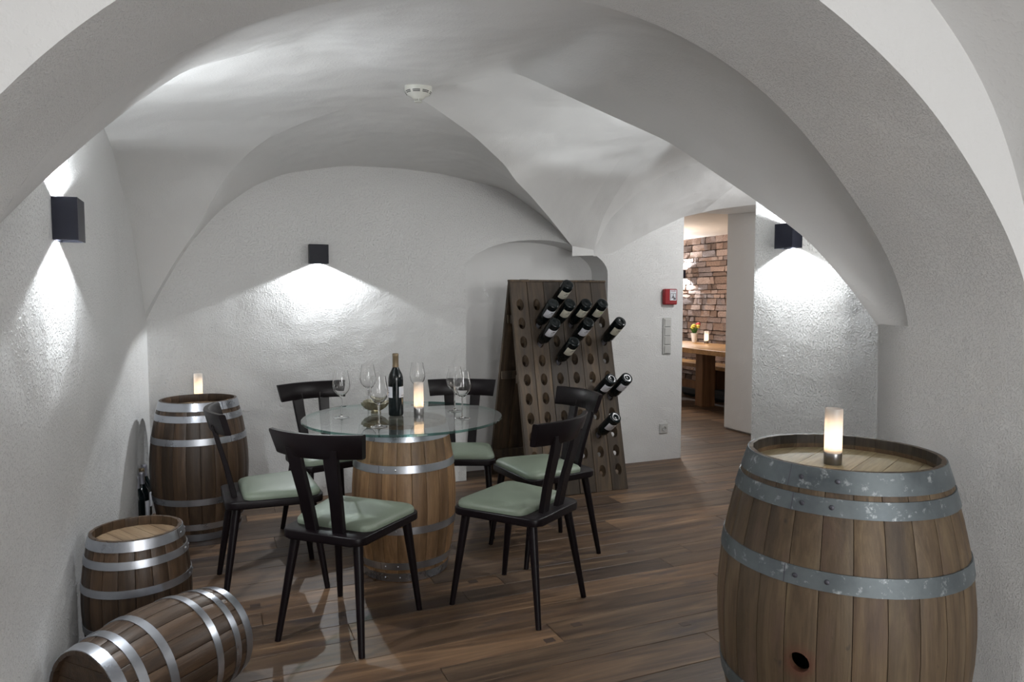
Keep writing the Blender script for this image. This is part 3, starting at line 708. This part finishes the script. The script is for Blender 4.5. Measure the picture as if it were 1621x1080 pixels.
# ------------------------------------------------------------------ chairs
def make_chair():
    root = thing('dining_chair', '', 'chair', group='black dining chairs round the barrel table')
    # seat board with rounded corners
    def rounded(wf, wb_, yf, yb, r, n=5):
        cs = [(wf / 2, yf, 0), (-wf / 2, yf, 90), (-wb_ / 2, yb, 180), (wb_ / 2, yb, 270)]; out = []
        for x, y, a in cs:
            sx = 1 if x > 0 else -1; sy = 1 if y > 0 else -1
            for k in range(n + 1):
                t = R(a + 90 * k / n); out.append((x - sx * r + r * math.cos(t), y - sy * r + r * math.sin(t)))
        return out
    mesh_obj('seat', prism(rounded(.445, .375, .215, -.215, .045), .420, .455, bev=.006), M['black_lacquer'], root, sharp=60)
    # pad: domed
    out = rounded(.425, .37, .205, -.135, .05, 6); bm = bmesh.new(); rings = []
    cx, cy = 0, .035
    for s_, z_ in ((1.0, .455), (1.006, .463), (1.0, .472), (.965, .4805), (.88, .487), (.7, .492), (.4, .495)):
        rings.append([bm.verts.new((cx + (x - cx) * s_, cy + (y - cy) * s_, z_)) for x, y in out])
    n = len(out)
    for A, B in zip(rings[:-1], rings[1:]):
        for k in range(n): bm.faces.new((A[k], A[(k + 1) % n], B[(k + 1) % n], B[k]))
    bm.faces.new(rings[-1]); bm.faces.new(rings[0][::-1])
    mesh_obj('seat_pad', bm, M['sage_leather'], root, sharp=70)
    for sx in (-1, 1):
        for (yt, yb_, xt, xb) in ((.165, .225, .175, .205), (-.165, -.228, .145, .195)):
            mesh_obj('leg', stick((sx * xt, yt, .422), (sx * xb, yb_, 0.0), .0205, .0125, 12), M['black_lacquer'], root, sharp=50)
    # two flat posts leaning back, closer together at the seat
    for sx in (-1, 1):
        bm = bmesh.new(); rows_ = []
        for (x, y, z_, hw, ht) in ((.062, -.168, .45, .026, .013), (.070, -.195, .58, .027, .012), (.080, -.236, .73, .031, .011), (.084, -.252, .80, .033, .010)):
            rows_.append([bm.verts.new((sx * x + dx * hw, y + dy * ht, z_)) for dx, dy in ((-1, -1), (1, -1), (1, 1), (-1, 1))])
        for A, B in zip(rows_[:-1], rows_[1:]):
            for k in range(4): bm.faces.new((A[k], A[(k + 1) % 4], B[(k + 1) % 4], B[k]))
        bm.faces.new(rows_[0][::-1]); bm.faces.new(rows_[-1])
        bmesh.ops.bevel(bm, geom=[e for e in bm.edges if abs(e.verts[0].co.z - e.verts[1].co.z) > .05], offset=.003, segments=1, affect='EDGES')
        mesh_obj('back_post', bm, M['black_lacquer'], root)
    # curved head rail, ends trimmed inwards towards the bottom
    bm = bmesh.new(); rows_ = []; nn = 14
    for k in range(nn + 1):
        t = -1 + 2 * k / nn; yc = -.262 + .055 * t * t; col_ = []
        for (z_, dy, wx) in ((.763, -.010, .196), (.768, -.013, .197), (.855, -.016, .212), (.862, -.012, .213), (.862, .008, .213), (.856, .012, .212), (.768, .013, .197), (.763, .009, .196)):
            lean = -(z_ - .81) * .25
            col_.append(bm.verts.new((t * wx, yc + dy + lean, z_)))
        rows_.append(col_)
    for A, B in zip(rows_[:-1], rows_[1:]):
        for k in range(8): bm.faces.new((A[k], A[(k + 1) % 8], B[(k + 1) % 8], B[k]))
    bm.faces.new(rows_[0]); bm.faces.new(rows_[-1][::-1])
    mesh_obj('head_rail', bm, M['black_lacquer'], root, sharp=45)
    return root
ch0 = make_chair()
chairs = [((0.500, 2.945), 47, 'black wooden chair with sage seat nearest the camera, seen from behind on the left'),
          ((1.247, 2.888), 123, 'black wooden chair with sage seat in front right of the table, its back leaning right'),
          ((1.632, 3.434), 185, 'black chair with sage seat right of the table, directly in front of the wine rack'),
          ((1.330, 3.98), 247, 'black wooden chair behind the table on the right, next to the wine rack side'),
          ((0.590, 4.18), 285, 'black chair behind the table on the left, its rail against the back wall'),
          ((0.228, 3.560), 3, 'black wooden chair with sage seat left of the table, in front of the corner barrel')]
for i, ((x, y), a, lab) in enumerate(chairs):
    o = ch0 if i == 0 else copy_tree(ch0)
    o.location = (x, y, 0); o.rotation_euler = (0, 0, R(a - 90)); o['label'] = lab

# ------------------------------------------------------------------ riddling rack and its bottles
RX0, RX1 = 1.94, 2.72
RW = (RX1 - RX0) / 6; PH = 1.50; TH = 0.030; NR = 10
BYF, TYF = 4.31, 4.665
def hole_plank(W, L, mirror=1):
    """plank standing along z, front face at y=0, ten tapered holes"""
    bm = bmesh.new(); seg = 16; hw = W / 2 - 0.0022; z0 = 0.0; cell = 0.135; top_margin = 0.19
    zc = [L - top_margin - k * cell for k in range(NR)]; bounds = [0.0] + [ (a + b) / 2 for a, b in zip(sorted(zc)[:-1], sorted(zc)[1:])] + [L]
    zc = sorted(zc)
    def rect_pt(a, zc_, zb, zt):
        dx, dz = math.cos(a), math.sin(a); s_ = 1e9
        if abs(dx) > 1e-6: s_ = min(s_, hw / abs(dx))
        if dz > 1e-6: s_ = min(s_, (zt - zc_) / dz)
        if dz < -1e-6: s_ = min(s_, (zc_ - zb) / -dz)
        return (dx * s_, zc_ + dz * s_)
    for c_, (zb, zt) in zip(zc, zip(bounds[:-1], bounds[1:])):
        ang = sorted(set([2 * math.pi * k / seg for k in range(seg)] + [math.atan2((zt - c_), hw), math.atan2((zt - c_), -hw), math.atan2(-(c_ - zb), -hw) % (2 * math.pi), math.atan2(-(c_ - zb), hw) % (2 * math.pi)]))
        n = len(ang)
        R1 = [bm.verts.new((rect_pt(a, c_, zb, zt)[0], 0, rect_pt(a, c_, zb, zt)[1])) for a in ang]
        H1 = [bm.verts.new((.0265 * math.cos(a), 0, c_ + .008 + .043 * math.sin(a))) for a in ang]
        H2_ = [bm.verts.new((.0145 * math.cos(a), TH, c_ - .010 + .0165 * math.sin(a))) for a in ang]
        R2 = [bm.verts.new((rect_pt(a, c_, zb, zt)[0], TH, rect_pt(a, c_, zb, zt)[1])) for a in ang]
        for A, B in ((R1, H1), (H1, H2_), (H2_, R2)):
            for k in range(n): bm.faces.new((A[k], A[(k + 1) % n], B[(k + 1) % n], B[k]))
    for x in (-hw, hw):
        bm.faces.new([bm.verts.new(p) for p in ((x, 0, 0), (x, TH, 0), (x, TH, L), (x, 0, L))])
    for z_ in (0, L):
        bm.faces.new([bm.verts.new(p) for p in ((-hw, 0, z_), (-hw, TH, z_), (hw, TH, z_), (hw, 0, z_))])
    bmesh.ops.remove_doubles(bm, verts=bm.verts, dist=1e-5)
    bmesh.ops.recalc_face_normals(bm, faces=bm.faces)
    me = bpy.data.meshes.new('plank'); bm.to_mesh(me); bm.free(); me.materials.append(M['rack_wood']); return me
rack = thing('riddling_rack', 'dark old wooden A-frame bottle rack with rows of holes leaning in the arched niche', 'wine rack', ((RX0 + RX1) / 2, 4.68, 0))
PL = math.hypot(1.497, TYF - BYF); tilt = math.atan2(TYF - BYF, 1.497)
pm = hole_plank(RW, PL)
from_l = lambda x: x - (RX0 + RX1) / 2
for k in range(6):
    xk = from_l(RX0 + RW * (k + .5))
    o = mesh_obj('plank', pm, None, rack, (xk, BYF - 4.68, random.uniform(0, .004)), (-tilt, 0, 0), smooth=False)
    # rear panel mirrored
    o = mesh_obj('plank', bbox(-RW / 2 + .002, RW / 2 - .002, 0, TH, 0, PL, bev=.002), M['rack_wood'], rack, (xk, 5.10 - 4.68, 0.004), (-math.atan2(5.10 - 4.70, 1.497), 0, R(180)), smooth=False)
def batten(z_, front=True, t=0.022):
    s_ = z_ / 1.497
    y = (lerp(BYF, TYF, s_) + TH + .012 + .0) if front else lerp(5.10, 4.70, s_) - TH - .035
    mesh_obj('batten', bbox(from_l(RX0) + .005, from_l(RX1) - .005, y - 4.68, y - 4.68 + t, z_ - .03, z_ + .03, bev=.002), M['rack_wood'], rack, smooth=False)
for z_ in (0.18, 0.80, 1.22): batten(z_); batten(z_, False)
mesh_obj('top_strip', bbox(from_l(RX0), from_l(RX1), 4.655 - 4.68, 4.705 - 4.68, 1.488, 1.502, bev=.002), M['rack_wood'], rack, smooth=False)
for x in (RX0 + .12, RX1 - .12):
    bm = bbox(from_l(x) - .03, from_l(x) + .03, 4.67 - 4.68, 4.695 - 4.68, 1.502, 1.505); mesh_obj('hinge', bm, M['rivet_dark'], rack, smooth=False)

def bottle_profile():
    return [(0, .006), (.012, .004), (.030, .0), (.0355, .003), (.0375, .010), (.0375, .175), (.0365, .195), (.032, .212), (.022, .232), (.0155, .246), (.0145, .262), (.0145, .30), (.0152, .302), (.0152, .312), (.013, .315), (0, .315)]
def label_patch(z0, z1, a0, a1, r=.0379, seg=12):
    return lathe([(r, z0), (r + .0003, z0 + .001), (r + .0003, z1 - .001), (r, z1)], seg, a0=a0, a1=a1)
def make_bottle(label_mat, labels, cap='capsule_grey', logo=None, cap0=.247):
    root = thing('wine_bottle', '', 'bottle')
    mesh_obj('bottle_body', lathe(bottle_profile(), 28), M['bottle_glass'], root, sharp=60)
    mesh_obj('capsule', lathe([(.0161, cap0), (.0152, .262), (.0151, .30), (.0158, .302), (.0158, .313), (.0135, .3165), (0, .3165)], 20), M[cap], root, sharp=50)
    for (z0, z1, a0, a1, ink) in labels:
        l = mesh_obj('paper_label', label_patch(z0, z1, R(a0), R(a1)), M[label_mat], root)
        if ink:
            for (za, zb, aa, ab) in ink:
                mesh_obj('print', label_patch(za, zb, R(aa), R(ab), .0383, 5), M[logo or 'label_ink'], l)
    return root
# axis of a bottle in the rack: neck in the hole, base pointing out and up
AX = Vector((0.06, -0.80, 0.60)).normalized()
def qbase(): return (-AX).to_track_quat('Z', 'X')
protos = {}
def rack_bottle(px, py, mat, logo, lab, spin, z0=.045, z1=.120):
    base = None
    # the hole lies on the front panel; find the hole whose bottle base comes closest to the seen base
    best = None
    for c_ in range(6):
        for r_ in range(NR):
            sL = PL - .19 - .135 * r_; hp_ = Vector((RX0 + RW * (c_ + .5), BYF + sL * math.sin(tilt), sL * math.cos(tilt) ))
            b = hp_ + AX * 0.262; d = b - Vector((0, 0, EYE)); x = 810.5 + FPX * d.dot(RT) / d.dot(FW); y = 540 - FPX * d.dot(UPV) / d.dot(FW)
            e = math.hypot(x - px, y - py)
            if best is None or e < best[0]: best = (e, b, c_, r_)
    print('bottle', px, py, 'err %.1f' % best[0], best[2:])
    root = make_bottle(mat, [(z0, z1, spin - 62, spin + 62, [(z0 + .012, z0 + .02, spin - 15, spin + 12), (z0 + .028, z0 + .032, spin - 22, spin + 22)])], logo=logo)
    root.location = best[1]; root.rotation_mode = 'QUATERNION'; root.rotation_quaternion = qbase() @ Matrix.Rotation(0, 4, 'Z').to_quaternion()
    root.scale = (1.14, 1.14, 1.0); root['label'] = lab; root['group'] = 'wine bottles stuck in the riddling rack'
    return root
SP = 180
for a in [(897.7, 455.5, 'label_cream', 'label_ink', 'topmost dark wine bottle in the rack, cream label'),
          (880, 484, 'label_white', 'label_ink', 'dark wine bottle with white label, left end of the second row in the rack'),
          (898.5, 484, 'label_cream', 'label_ink', 'dark wine bottle with cream label, second from left in the second row of the rack'),
          (922.5, 488, 'label_cream', 'label_ink', 'large-cream-label dark bottle, third from left in second row of the rack'),
          (945.5, 485, 'label_cream', 'label_green', 'dark wine bottle with green-printed label, right end of the second row in the rack'),
          (880, 517, 'label_white', 'label_ink', 'dark wine bottle with white label at the left of the third row in the rack'),
          (923, 517, 'label_white', 'label_ink', 'dark wine bottle with white label in the middle of the third row in the rack'),
          (973.5, 520, 'label_cream', 'label_ink', 'dark wine bottle alone at the right edge of the rack, upper half'),
          (902, 540, 'label_cream', 'label_ink', 'lowest dark wine bottle of the upper cluster in the rack, cream label'),
          (963, 605, 'label_white', 'label_ink', 'left one of the two neighbouring bottles in the lower right of the rack'),
          (988, 605, 'label_white', 'label_ink', 'right one of the two neighbouring bottles at the right edge of the rack'),
          (968, 661, 'label_white', 'label_ink', 'lowest dark wine bottle in the rack, near its right edge')]:
    rack_bottle(a[0], a[1], a[2], a[3], a[4], SP)

# ------------------------------------------------------------------ things on the glass table
def on_table(px, py, z=TZ): p = at(px, py, 2, z); return (p.x, p.y, z + 0.0004)
camdir = math.atan2(-3.4, -0.87)
b = make_bottle('label_white', [(.095, .150, 0, 100, [(.102, .106, 40, 60), (.118, .121, 20, 70), (.128, .130, 30, 62)]), (.095, .150, 150, 262, [(.104, .107, 170, 190), (.104, .107, 196, 212)])], cap='capsule_gold')
b.location = on_table(627, 658); b.rotation_euler = (0, 0, camdir - R(125)); b['label'] = 'upright red wine bottle with white label and gold capsule standing on the glass tabletop'
def glass_profile():
    o = [(0, .001), (.038, .0008), (.039, .0018), (.020, .005), (.0065, .010), (.0042, .020), (.0038, .06), (.0045, .098), (.009, .108), (.024, .118), (.038, .136), (.0435, .158), (.042, .18), (.036, .212), (.0325, .236)]
    i = [(.0318, .236), (.0353, .212), (.0413, .18), (.0427, .158), (.0372, .137), (.023, .1192), (.008, .1105), (0, .109)]
    return o + i
g0 = thing('wine_glass', '', 'glass', group='wine glasses on the glass tabletop')
mesh_obj('glass_bowl', lathe([(0, .0985)] + glass_profile()[7:], 32), M['wine_glass'], g0, sharp=80)
mesh_obj('stem', lathe([(0, .0052), (.018, .0052)] + glass_profile()[4:7] + [(.0044, .098), (0, .098)], 16), M['wine_glass'], g0, sharp=80)
mesh_obj('foot', lathe(glass_profile()[:4] + [(0, .005)], 32), M['wine_glass'], g0, sharp=80)
for i, (px, py, lab) in enumerate([(541, 661, 'tulip wine glass standing alone at the left of the tabletop'), (583, 646, 'tulip wine glass behind the fluted bowl'),
        (600, 676, 'tulip wine glass in front of the fluted bowl, nearest the table edge'), (661, 641, 'tulip wine glass standing behind the table candle'),
        (720, 651, 'rear left wine glass of the pair at the right of the tabletop'), (732, 663, 'front right wine glass of the pair at the right of the tabletop')]):
    o = g0 if i == 0 else copy_tree(g0); o.location = on_table(px, py); o['label'] = lab
# fluted bowl
bm = bmesh.new(); NS = 72; rr = []
for r, z_, am in [(0, .004, 0), (.026, .0, 0), (.028, .006, 0), (.022, .012, 0), (.034, .018, .5), (.054, .032, .9), (.066, .048, 1), (.072, .060, 1), (.068, .060, 1), (.050, .034, .9), (.030, .020, .5), (0, .016, 0)]:
    rr.append([bm.verts.new(((r * (1 + am * .085 * math.cos(18 * 2 * math.pi * k / NS))) * math.cos(2 * math.pi * k / NS), (r * (1 + am * .085 * math.cos(18 * 2 * math.pi * k / NS))) * math.sin(2 * math.pi * k / NS), z_ + am * .006 * math.cos(3 * 2 * math.pi * k / NS + .6))) for k in range(NS)] if r else [bm.verts.new((0, 0, z_))])
for A, B in zip(rr[:-1], rr[1:]):
    for k in range(NS):
        u_ = []
        for v in (A[k % len(A)], A[(k + 1) % NS % len(A)], B[(k + 1) % NS % len(B)], B[k % len(B)]):
            if v not in u_: u_.append(v)
        if len(u_) > 2: bm.faces.new(u_)
s_ = NT('cut_crystal'); M['cut_crystal'] = s_.fin((0.50, 0.47, 0.36), 0.09, 0.85)
bw = mesh_obj('fluted_bowl', bm, M['cut_crystal'], None, on_table(595, 654), sharp=60)
tag(bw, 'small silvery fluted bowl on the tabletop left of the wine bottle', 'bowl')

def make_candle(k=1.0):
    root = thing('candle_lamp', '', 'candle', group='frosted tube candle lamps')
    mesh_obj('metal_base', lathe([(0, 0), (.0245, 0), (.025, .001), (.025, .033), (.0245, .034), (0, .034)], 32), M['chrome'], root)
    mesh_obj('glass_tube', lathe([(.0225, .034), (.0245, .036), (.0248, .163), (.0240, .1645), (.0228, .163), (.0225, .040)], 32), M['frosted_glass'], root, sharp=60)
    mesh_obj('wax', lathe([(0, .034), (.020, .034), (.020, .046), (0, .046)], 20), M['ceramic'], root)
    mesh_obj('flame', lathe([(0, .046), (.003, .049), (.0048, .055), (.0036, .064), (.0012, .072), (0, .075)], 12), M['flame'], root)
    return root
c0 = make_candle()
p = at(1318, 734, 2, 0.93 - 0.042 + .001)
spots_c = [((p.x, p.y, 0.93 - .0415), 1.0, 'lit frosted glass candle with metal base on the large front barrel', 1.7), (on_table(663, 656), 1.0, 'lit frosted glass candle with metal base on the glass tabletop', 1.9)]
p3 = at(314.5, 634, 2, H3 - .045)
spots_c.append(((p3.x, p3.y, H3 - .0445), 1.0, 'lit frosted glass candle on the dark barrel in the far corner', 1.9))
cp = at(1118, 544, 2, .76); spots_c.append(((cp.x, cp.y, .7605), 1.15, 'small white candle on the far table beyond the doorway', 2.2))
for i, (loc, k, lab, e) in enumerate(spots_c):
    o = c0 if i == 0 else copy_tree(c0)
    o.location = loc; o['label'] = lab; o.scale = (k, k, 1)
    d = bpy.data.lights.new('candle_light', 'POINT'); d.energy = e * .35; d.color = (1, .76, .55); d.shadow_soft_size = .006
    lo = bpy.data.objects.new('candle_light', d); C.objects.link(lo); lo.location = (loc[0], loc[1], loc[2] + .075 + .012)

# bottles standing in the little niche of the left wall
random.seed(2)
for i, (x, y, cap, lab) in enumerate([(-.432, 4.50, 'capsule_grey', 'dark bottle nearest the room in the low left niche'), (-.418, 4.60, 'capsule_grey', 'dark bottle second from the front in the low left niche'),
                                      (-.425, 4.70, 'capsule_gold', 'dark bottle third from the front in the low left niche'), (-.42, 4.80, 'capsule_grey', 'dark bottle farthest back in the low left niche')]):
    o = make_bottle('label_white', [(.06, .15, -60, 60, [])] if i in (1, 3) else [(.06, .13, 60, 160, [])], cap=cap)
    o.location = (x, y, .0405); o['label'] = lab; o['group'] = 'bottles in the low niche'; o.rotation_euler = (0, 0, R(-70))

# ------------------------------------------------------------------ wall lamps
def sconce(label, loc, rz, up, power, size=(.125, .068, .128), upower=None):
    root = thing('wall_lamp', label, 'lamp', loc, rz, 'black cube wall lamps')
    wx, dy, h = size; t = .004
    # local: wall plane y=0, lamp juts to -y
    bm = bmesh.new()
    box(bm, -wx / 2, wx / 2, -dy, -dy + t, -h / 2, h / 2); box(bm, -wx / 2, wx / 2, -t - .001, -.001, -h / 2, h / 2)
    box(bm, -wx / 2, -wx / 2 + t, -dy + t, -t - .001, -h / 2, h / 2); box(bm, wx / 2 - t, wx / 2, -dy + t, -t - .001, -h / 2, h / 2)
    if not up: box(bm, -wx / 2, wx / 2, -dy, -.001, h / 2 - .003, h / 2)
    mesh_obj('housing', bm, M['black_metal'], root, smooth=False)
    for s in ((-1, 1) if up else (-1,)):
        zz = s * (h / 2 - .018)
        mesh_obj('light_lens', bbox(-wx / 2 + t, wx / 2 - t, -dy + t, -t - .001, min(zz, zz - s * .004), max(zz, zz - s * .004)), M['sconce_lens'], root, smooth=False)
        l = spot(Vector(loc) + Matrix.Rotation(rz, 3, 'Z') @ Vector((0, -dy / 2, s * (h / 2 - .010))), s > 0, power if s < 0 else (upower or power), 150 if s > 0 else 138)
    return root
pl_ = at(88, 348, 0, XL); sconce('black cube wall lamp on the left wall, shining up and down', (XL, pl_.y, pl_.z), R(90), True, 46, upower=44)
pb = at(503, 403, 1, YB); sconce('black cube wall lamp on the back wall, shining down', (pb.x, YB, pb.z), 0, False, 52)
pr = at(1256, 374, 0, XS); sconce('black cube wall lamp on the right wall, half hidden behind the arch', (XS, pr.y, pr.z), R(-90), True, 38)
sc4 = at(1083, 434, 0, 6.54); sconce('small black wall lamp on the stone wall of the dining room', (6.54, sc4.y, sc4.z), R(-90), True, 40, size=(.07, .08, .12))

# smoke detector
sd = at(662, 134, 2, 2.318)
det = thing('smoke_detector', 'white round smoke detector on the crown of the vault', 'smoke detector', (sd.x, sd.y, 2.318))
mesh_obj('detector_base', lathe([(0, .02), (.060, .02), (.060, -.004), (0, -.004)], 40), M['white_plastic'], det)
mesh_obj('detector_body', lathe([(.055, -.004), (.060, -.008), (.060, -.030), (.052, -.042), (.050, -.045), (.030, -.054), (.026, -.062), (.012, -.067), (0, -.068)], 40), M['white_plastic'], det, sharp=50)
for (r, z_, aa) in ((.0568, -.0355, 0), (.0535, -.0410, 0)):
    for k in range(8):
        a = R(45 * k + 4)
        mesh_obj('vent_slot', lathe([(r + .0012, z_ + .0016), (r + .0002, z_ - .0016)], 8, a0=a, a1=a + R(34)), M['shadow_gap'], det)
for k in range(3):
    a = R(120 * k + 20); bm = stick((.020 * math.cos(a), .020 * math.sin(a), -.060), (.014 * math.cos(a), .014 * math.sin(a), -.074), .002, .002, 6); mesh_obj('guard_bar', bm, M['white_plastic'], det)
mesh_obj('guard_plate', lathe([(0, -.074), (.018, -.074), (.018, -.077), (0, -.077)], 20), M['white_plastic'], det)

# fire alarm call point, switch strip and socket on the back wall
ap = at(1058, 470, 1, YB)
al = thing('fire_alarm', 'red square fire alarm call point on the white wall beside the doorway', 'fire alarm', (ap.x, YB, ap.z))
mesh_obj('alarm_housing', bbox(-.064, .064, -.042, -.0005, -.066, .066, bev=.008), M['alarm_red'], al, smooth=False)
mesh_obj('alarm_panel', bbox(-.014, .050, -.0435, -.042, -.030, .058), M['label_white'], al, smooth=False)
def text_obj(body, size, mat, parent, loc, rot=(R(90), 0, 0), ext=.0004):
    cu = bpy.data.curves.new('lettering', 'FONT'); cu.body = body; cu.size = size; cu.extrude = ext; cu.align_x = 'CENTER'; cu.align_y = 'CENTER'
    tmp = bpy.data.objects.new('t', cu); C.objects.link(tmp); dg = bpy.context.evaluated_depsgraph_get(); dg.update()
    me = bpy.data.meshes.new_from_object(tmp.evaluated_get(dg)); bpy.data.objects.remove(tmp); me.name = 'lettering'; me.materials.clear(); me.materials.append(mat)
    o = bpy.data.objects.new('lettering', me); o.location = loc; o.rotation_euler = rot; return link(o, parent)
mesh_obj('alarm_header', bbox(-.014, .050, -.0445, -.0435, .038, .058), M['label_white'], al, smooth=False)
text_obj('FEUER', .017, M['alarm_red'], al, (.018, -.0449, .048))
bm = bbox(-.004, .040, -.0446, -.0436, .026, .029)                   # frame and pictogram: burning house and a person
box(bm, -.008, -.005, -.0446, -.0436, -.024, .029); box(bm, .041, .044, -.0446, -.0436, -.024, .029)
box(bm, .012, .022, -.0446, -.0436, -.012, .010); mesh_obj('pictogram', bm, M['label_ink'], al, smooth=False)
bm = bmesh.new()
for poly in ([(.016, .012), (.021, .012), (.022, .020), (.018, .024), (.014, .019)], [(.002, -.010), (.012, .004), (.013, -.002), (.006, -.014)], [(.020, .004), (.032, -.004), (.030, -.008), (.021, -.002)], [(.020, -.024), (.040, -.024), (.040, -.012), (.030, -.006), (.020, -.014)]):
    a_ = [bm.verts.new((x, -.0446, z_)) for x, z_ in poly]; b_ = [bm.verts.new((x, -.0436, z_)) for x, z_ in poly]; bm.faces.new(a_); bm.faces.new(b_[::-1])
    for k in range(len(poly)): bm.faces.new((a_[k], b_[k], b_[(k + 1) % len(poly)], a_[(k + 1) % len(poly)]))
mesh_obj('pictogram', bm, M['label_ink'], al, smooth=False)
sp_ = at(1055, 532, 1, YB)
sw_ = thing('light_switch', 'vertical white strip of four light switches below the red alarm', 'light switch', (sp_.x, YB, sp_.z))
mesh_obj('switch_frame', bbox(-.041, .041, -.011, -.0005, -.153, .153, bev=.003), M['switch_plastic'], sw_, smooth=False)
for k in range(4):
    zc = .112 - .0745 * k
    me_ = bbox(-.028, .028, -.017, -.011, -.032, .032, bev=.002, mtx=Matrix.Rotation(R(4), 4, 'X')); mesh_obj('rocker', me_, M['switch_plastic'], sw_, (0, 0, zc), smooth=False)
    mesh_obj('seam', bbox(-.030, .030, -.0113, -.0109, -.0365, -.0345), M['shadow_gap'], sw_, (0, 0, zc), smooth=False)
so = at(1050, 678, 1, YB)
sk = thing('wall_socket', 'white square wall socket low on the wall beside the doorway', 'socket', (so.x, YB, so.z))
mesh_obj('socket_frame', bbox(-.040, .040, -.010, -.0005, -.040, .040, bev=.002), M['switch_plastic'], sk, smooth=False)
bm = lathe([(.021, .0), (.021, .006), (.019, .006), (.018, -.004), (0, -.004)], 24); bmesh.ops.transform(bm, matrix=Matrix.Translation((0, -.010, 0)) @ Matrix.Rotation(R(90), 4, 'X'), verts=bm.verts); mesh_obj('socket_well', bm, M['switch_plastic'], sk)
for s in (-1, 1):
    bm = lathe([(0, .0), (.0028, 0), (.0028, .002), (0, .002)], 8); bmesh.ops.transform(bm, matrix=Matrix.Translation((s * .0095, -.0085, 0)) @ Matrix.Rotation(R(90), 4, 'X'), verts=bm.verts); mesh_obj('socket_pin', bm, M['shadow_gap'], sk)

# ------------------------------------------------------------------ dining room furniture seen through the passage
lg = at(1118, 643, 2, 0)
TX, TY = lg.x, lg.y
tb = thing('plank_table', 'solid orange-brown plank table in the room beyond the doorway', 'table', (TX, TY, 0), R(0))
for k in range(5): mesh_obj('table_board', bbox(-.42 + .168 * k + .001, -.42 + .168 * (k + 1) - .001, -.95, 1.0, .70, .76, bev=.003), M['table_pine'], tb, smooth=False)
mesh_obj('leg', bbox(-.10, .10, -.04, .10, 0.0, .70, bev=.004), M['post_oak'], tb, smooth=False)
mesh_obj('leg', bbox(-.10, .10, .75, .85, 0.0, .70, bev=.004), M['post_oak'], tb, smooth=False)
mesh_obj('stretcher', bbox(-.03, .03, .10, .75, .20, .30), M['post_oak'], tb, smooth=False)
bn = thing('bench', 'orange-brown plank bench against the stone wall behind the far table', 'bench', (6.25, TY + .3, 0))
for k in range(2): mesh_obj('seat_board', bbox(-.17 + .17 * k + .001, .17 * k - .001, -1.4, 1.5, .41, .46, bev=.003), M['table_pine'], bn, smooth=False)
for y in (-1.1, 0.1, 1.2): mesh_obj('leg', bbox(-.13, .13, y, y + .07, 0, .41), M['post_oak'], bn, smooth=False)
bn2 = thing('bench', 'near plank bench on the room side of the far table', 'bench', (TX - .62, TY + .7, 0))
mesh_obj('seat_board', bbox(-.16, .16, -.1, 1.3, .41, .46, bev=.003), M['table_pine'], bn2, smooth=False)
for y in (.0, 1.1): mesh_obj('leg', bbox(-.13, .13, y, y + .06, 0, .41), M['post_oak'], bn2, smooth=False)
for i, (y, lab) in enumerate([(-.1, 'dark folded cushion under the far bench, nearer one'), (.55, 'dark folded cushion under the far bench, farther one')]):
    bm = bbox(-.13, .13, -.20, .20, 0, .14, bev=.04); o = mesh_obj('cushion', bm, M['cushion_dark'], None, (6.2, TY + .3 + y + .0, .001)); tag(o, lab, 'cushion', 'dark cushions under the bench')
vp = at(1099, 542, 2, .76)
vs = thing('flower_vase', 'small white vase with yellow and red flowers on the far table', 'vase', (vp.x, vp.y, .7605))
mesh_obj('vase', lathe([(0, 0), (.028, 0), (.036, .03), (.040, .08), (.050, .125), (.046, .125), (.034, .06), (0, .02)], 20), M['ceramic'], vs)
random.seed(8)
for k in range(9):
    a = k * 2.4; r = .05 + .05 * random.random(); tip = Vector((r * math.cos(a), r * math.sin(a), .16 + .05 * random.random()))
    rows_ = []; side = Vector((-math.sin(a), math.cos(a), 0))
    for t in (0, .25, .5, .75, 1): c_ = Vector((0, 0, .10)).lerp(tip, t) + Vector((0, 0, .03 * math.sin(math.pi * t))); wd = .030 * math.sin(math.pi * (.1 + .85 * t)); rows_.append([c_ - side * wd, c_ + Vector((0, 0, -.004)), c_ + side * wd])
    mesh_obj('leaf', grid(rows_), M['leaf'], vs)
for k, (x, y, z_, m_) in enumerate(((-.03, -.02, .225, 'petal_yellow'), (.03, -.03, .215, 'petal_yellow'), (.06, .0, .245, 'petal_red'), (-.005, .03, .20, 'petal_yellow'))):
    bm = bmesh.new(); bmesh.ops.create_icosphere(bm, subdivisions=2, radius=.032)
    for v in bm.verts: v.co *= 1 + .15 * math.sin(9 * math.atan2(v.co.y, v.co.x)); v.co.z *= .8
    fo = mesh_obj('blossom', bm, M[m_], vs, (x, y, z_)); mesh_obj('flower_stem', stick((0, 0, -.02), (-x * .8, -y * .8, .08 - z_), .003, .003, 6), M['leaf'], fo)
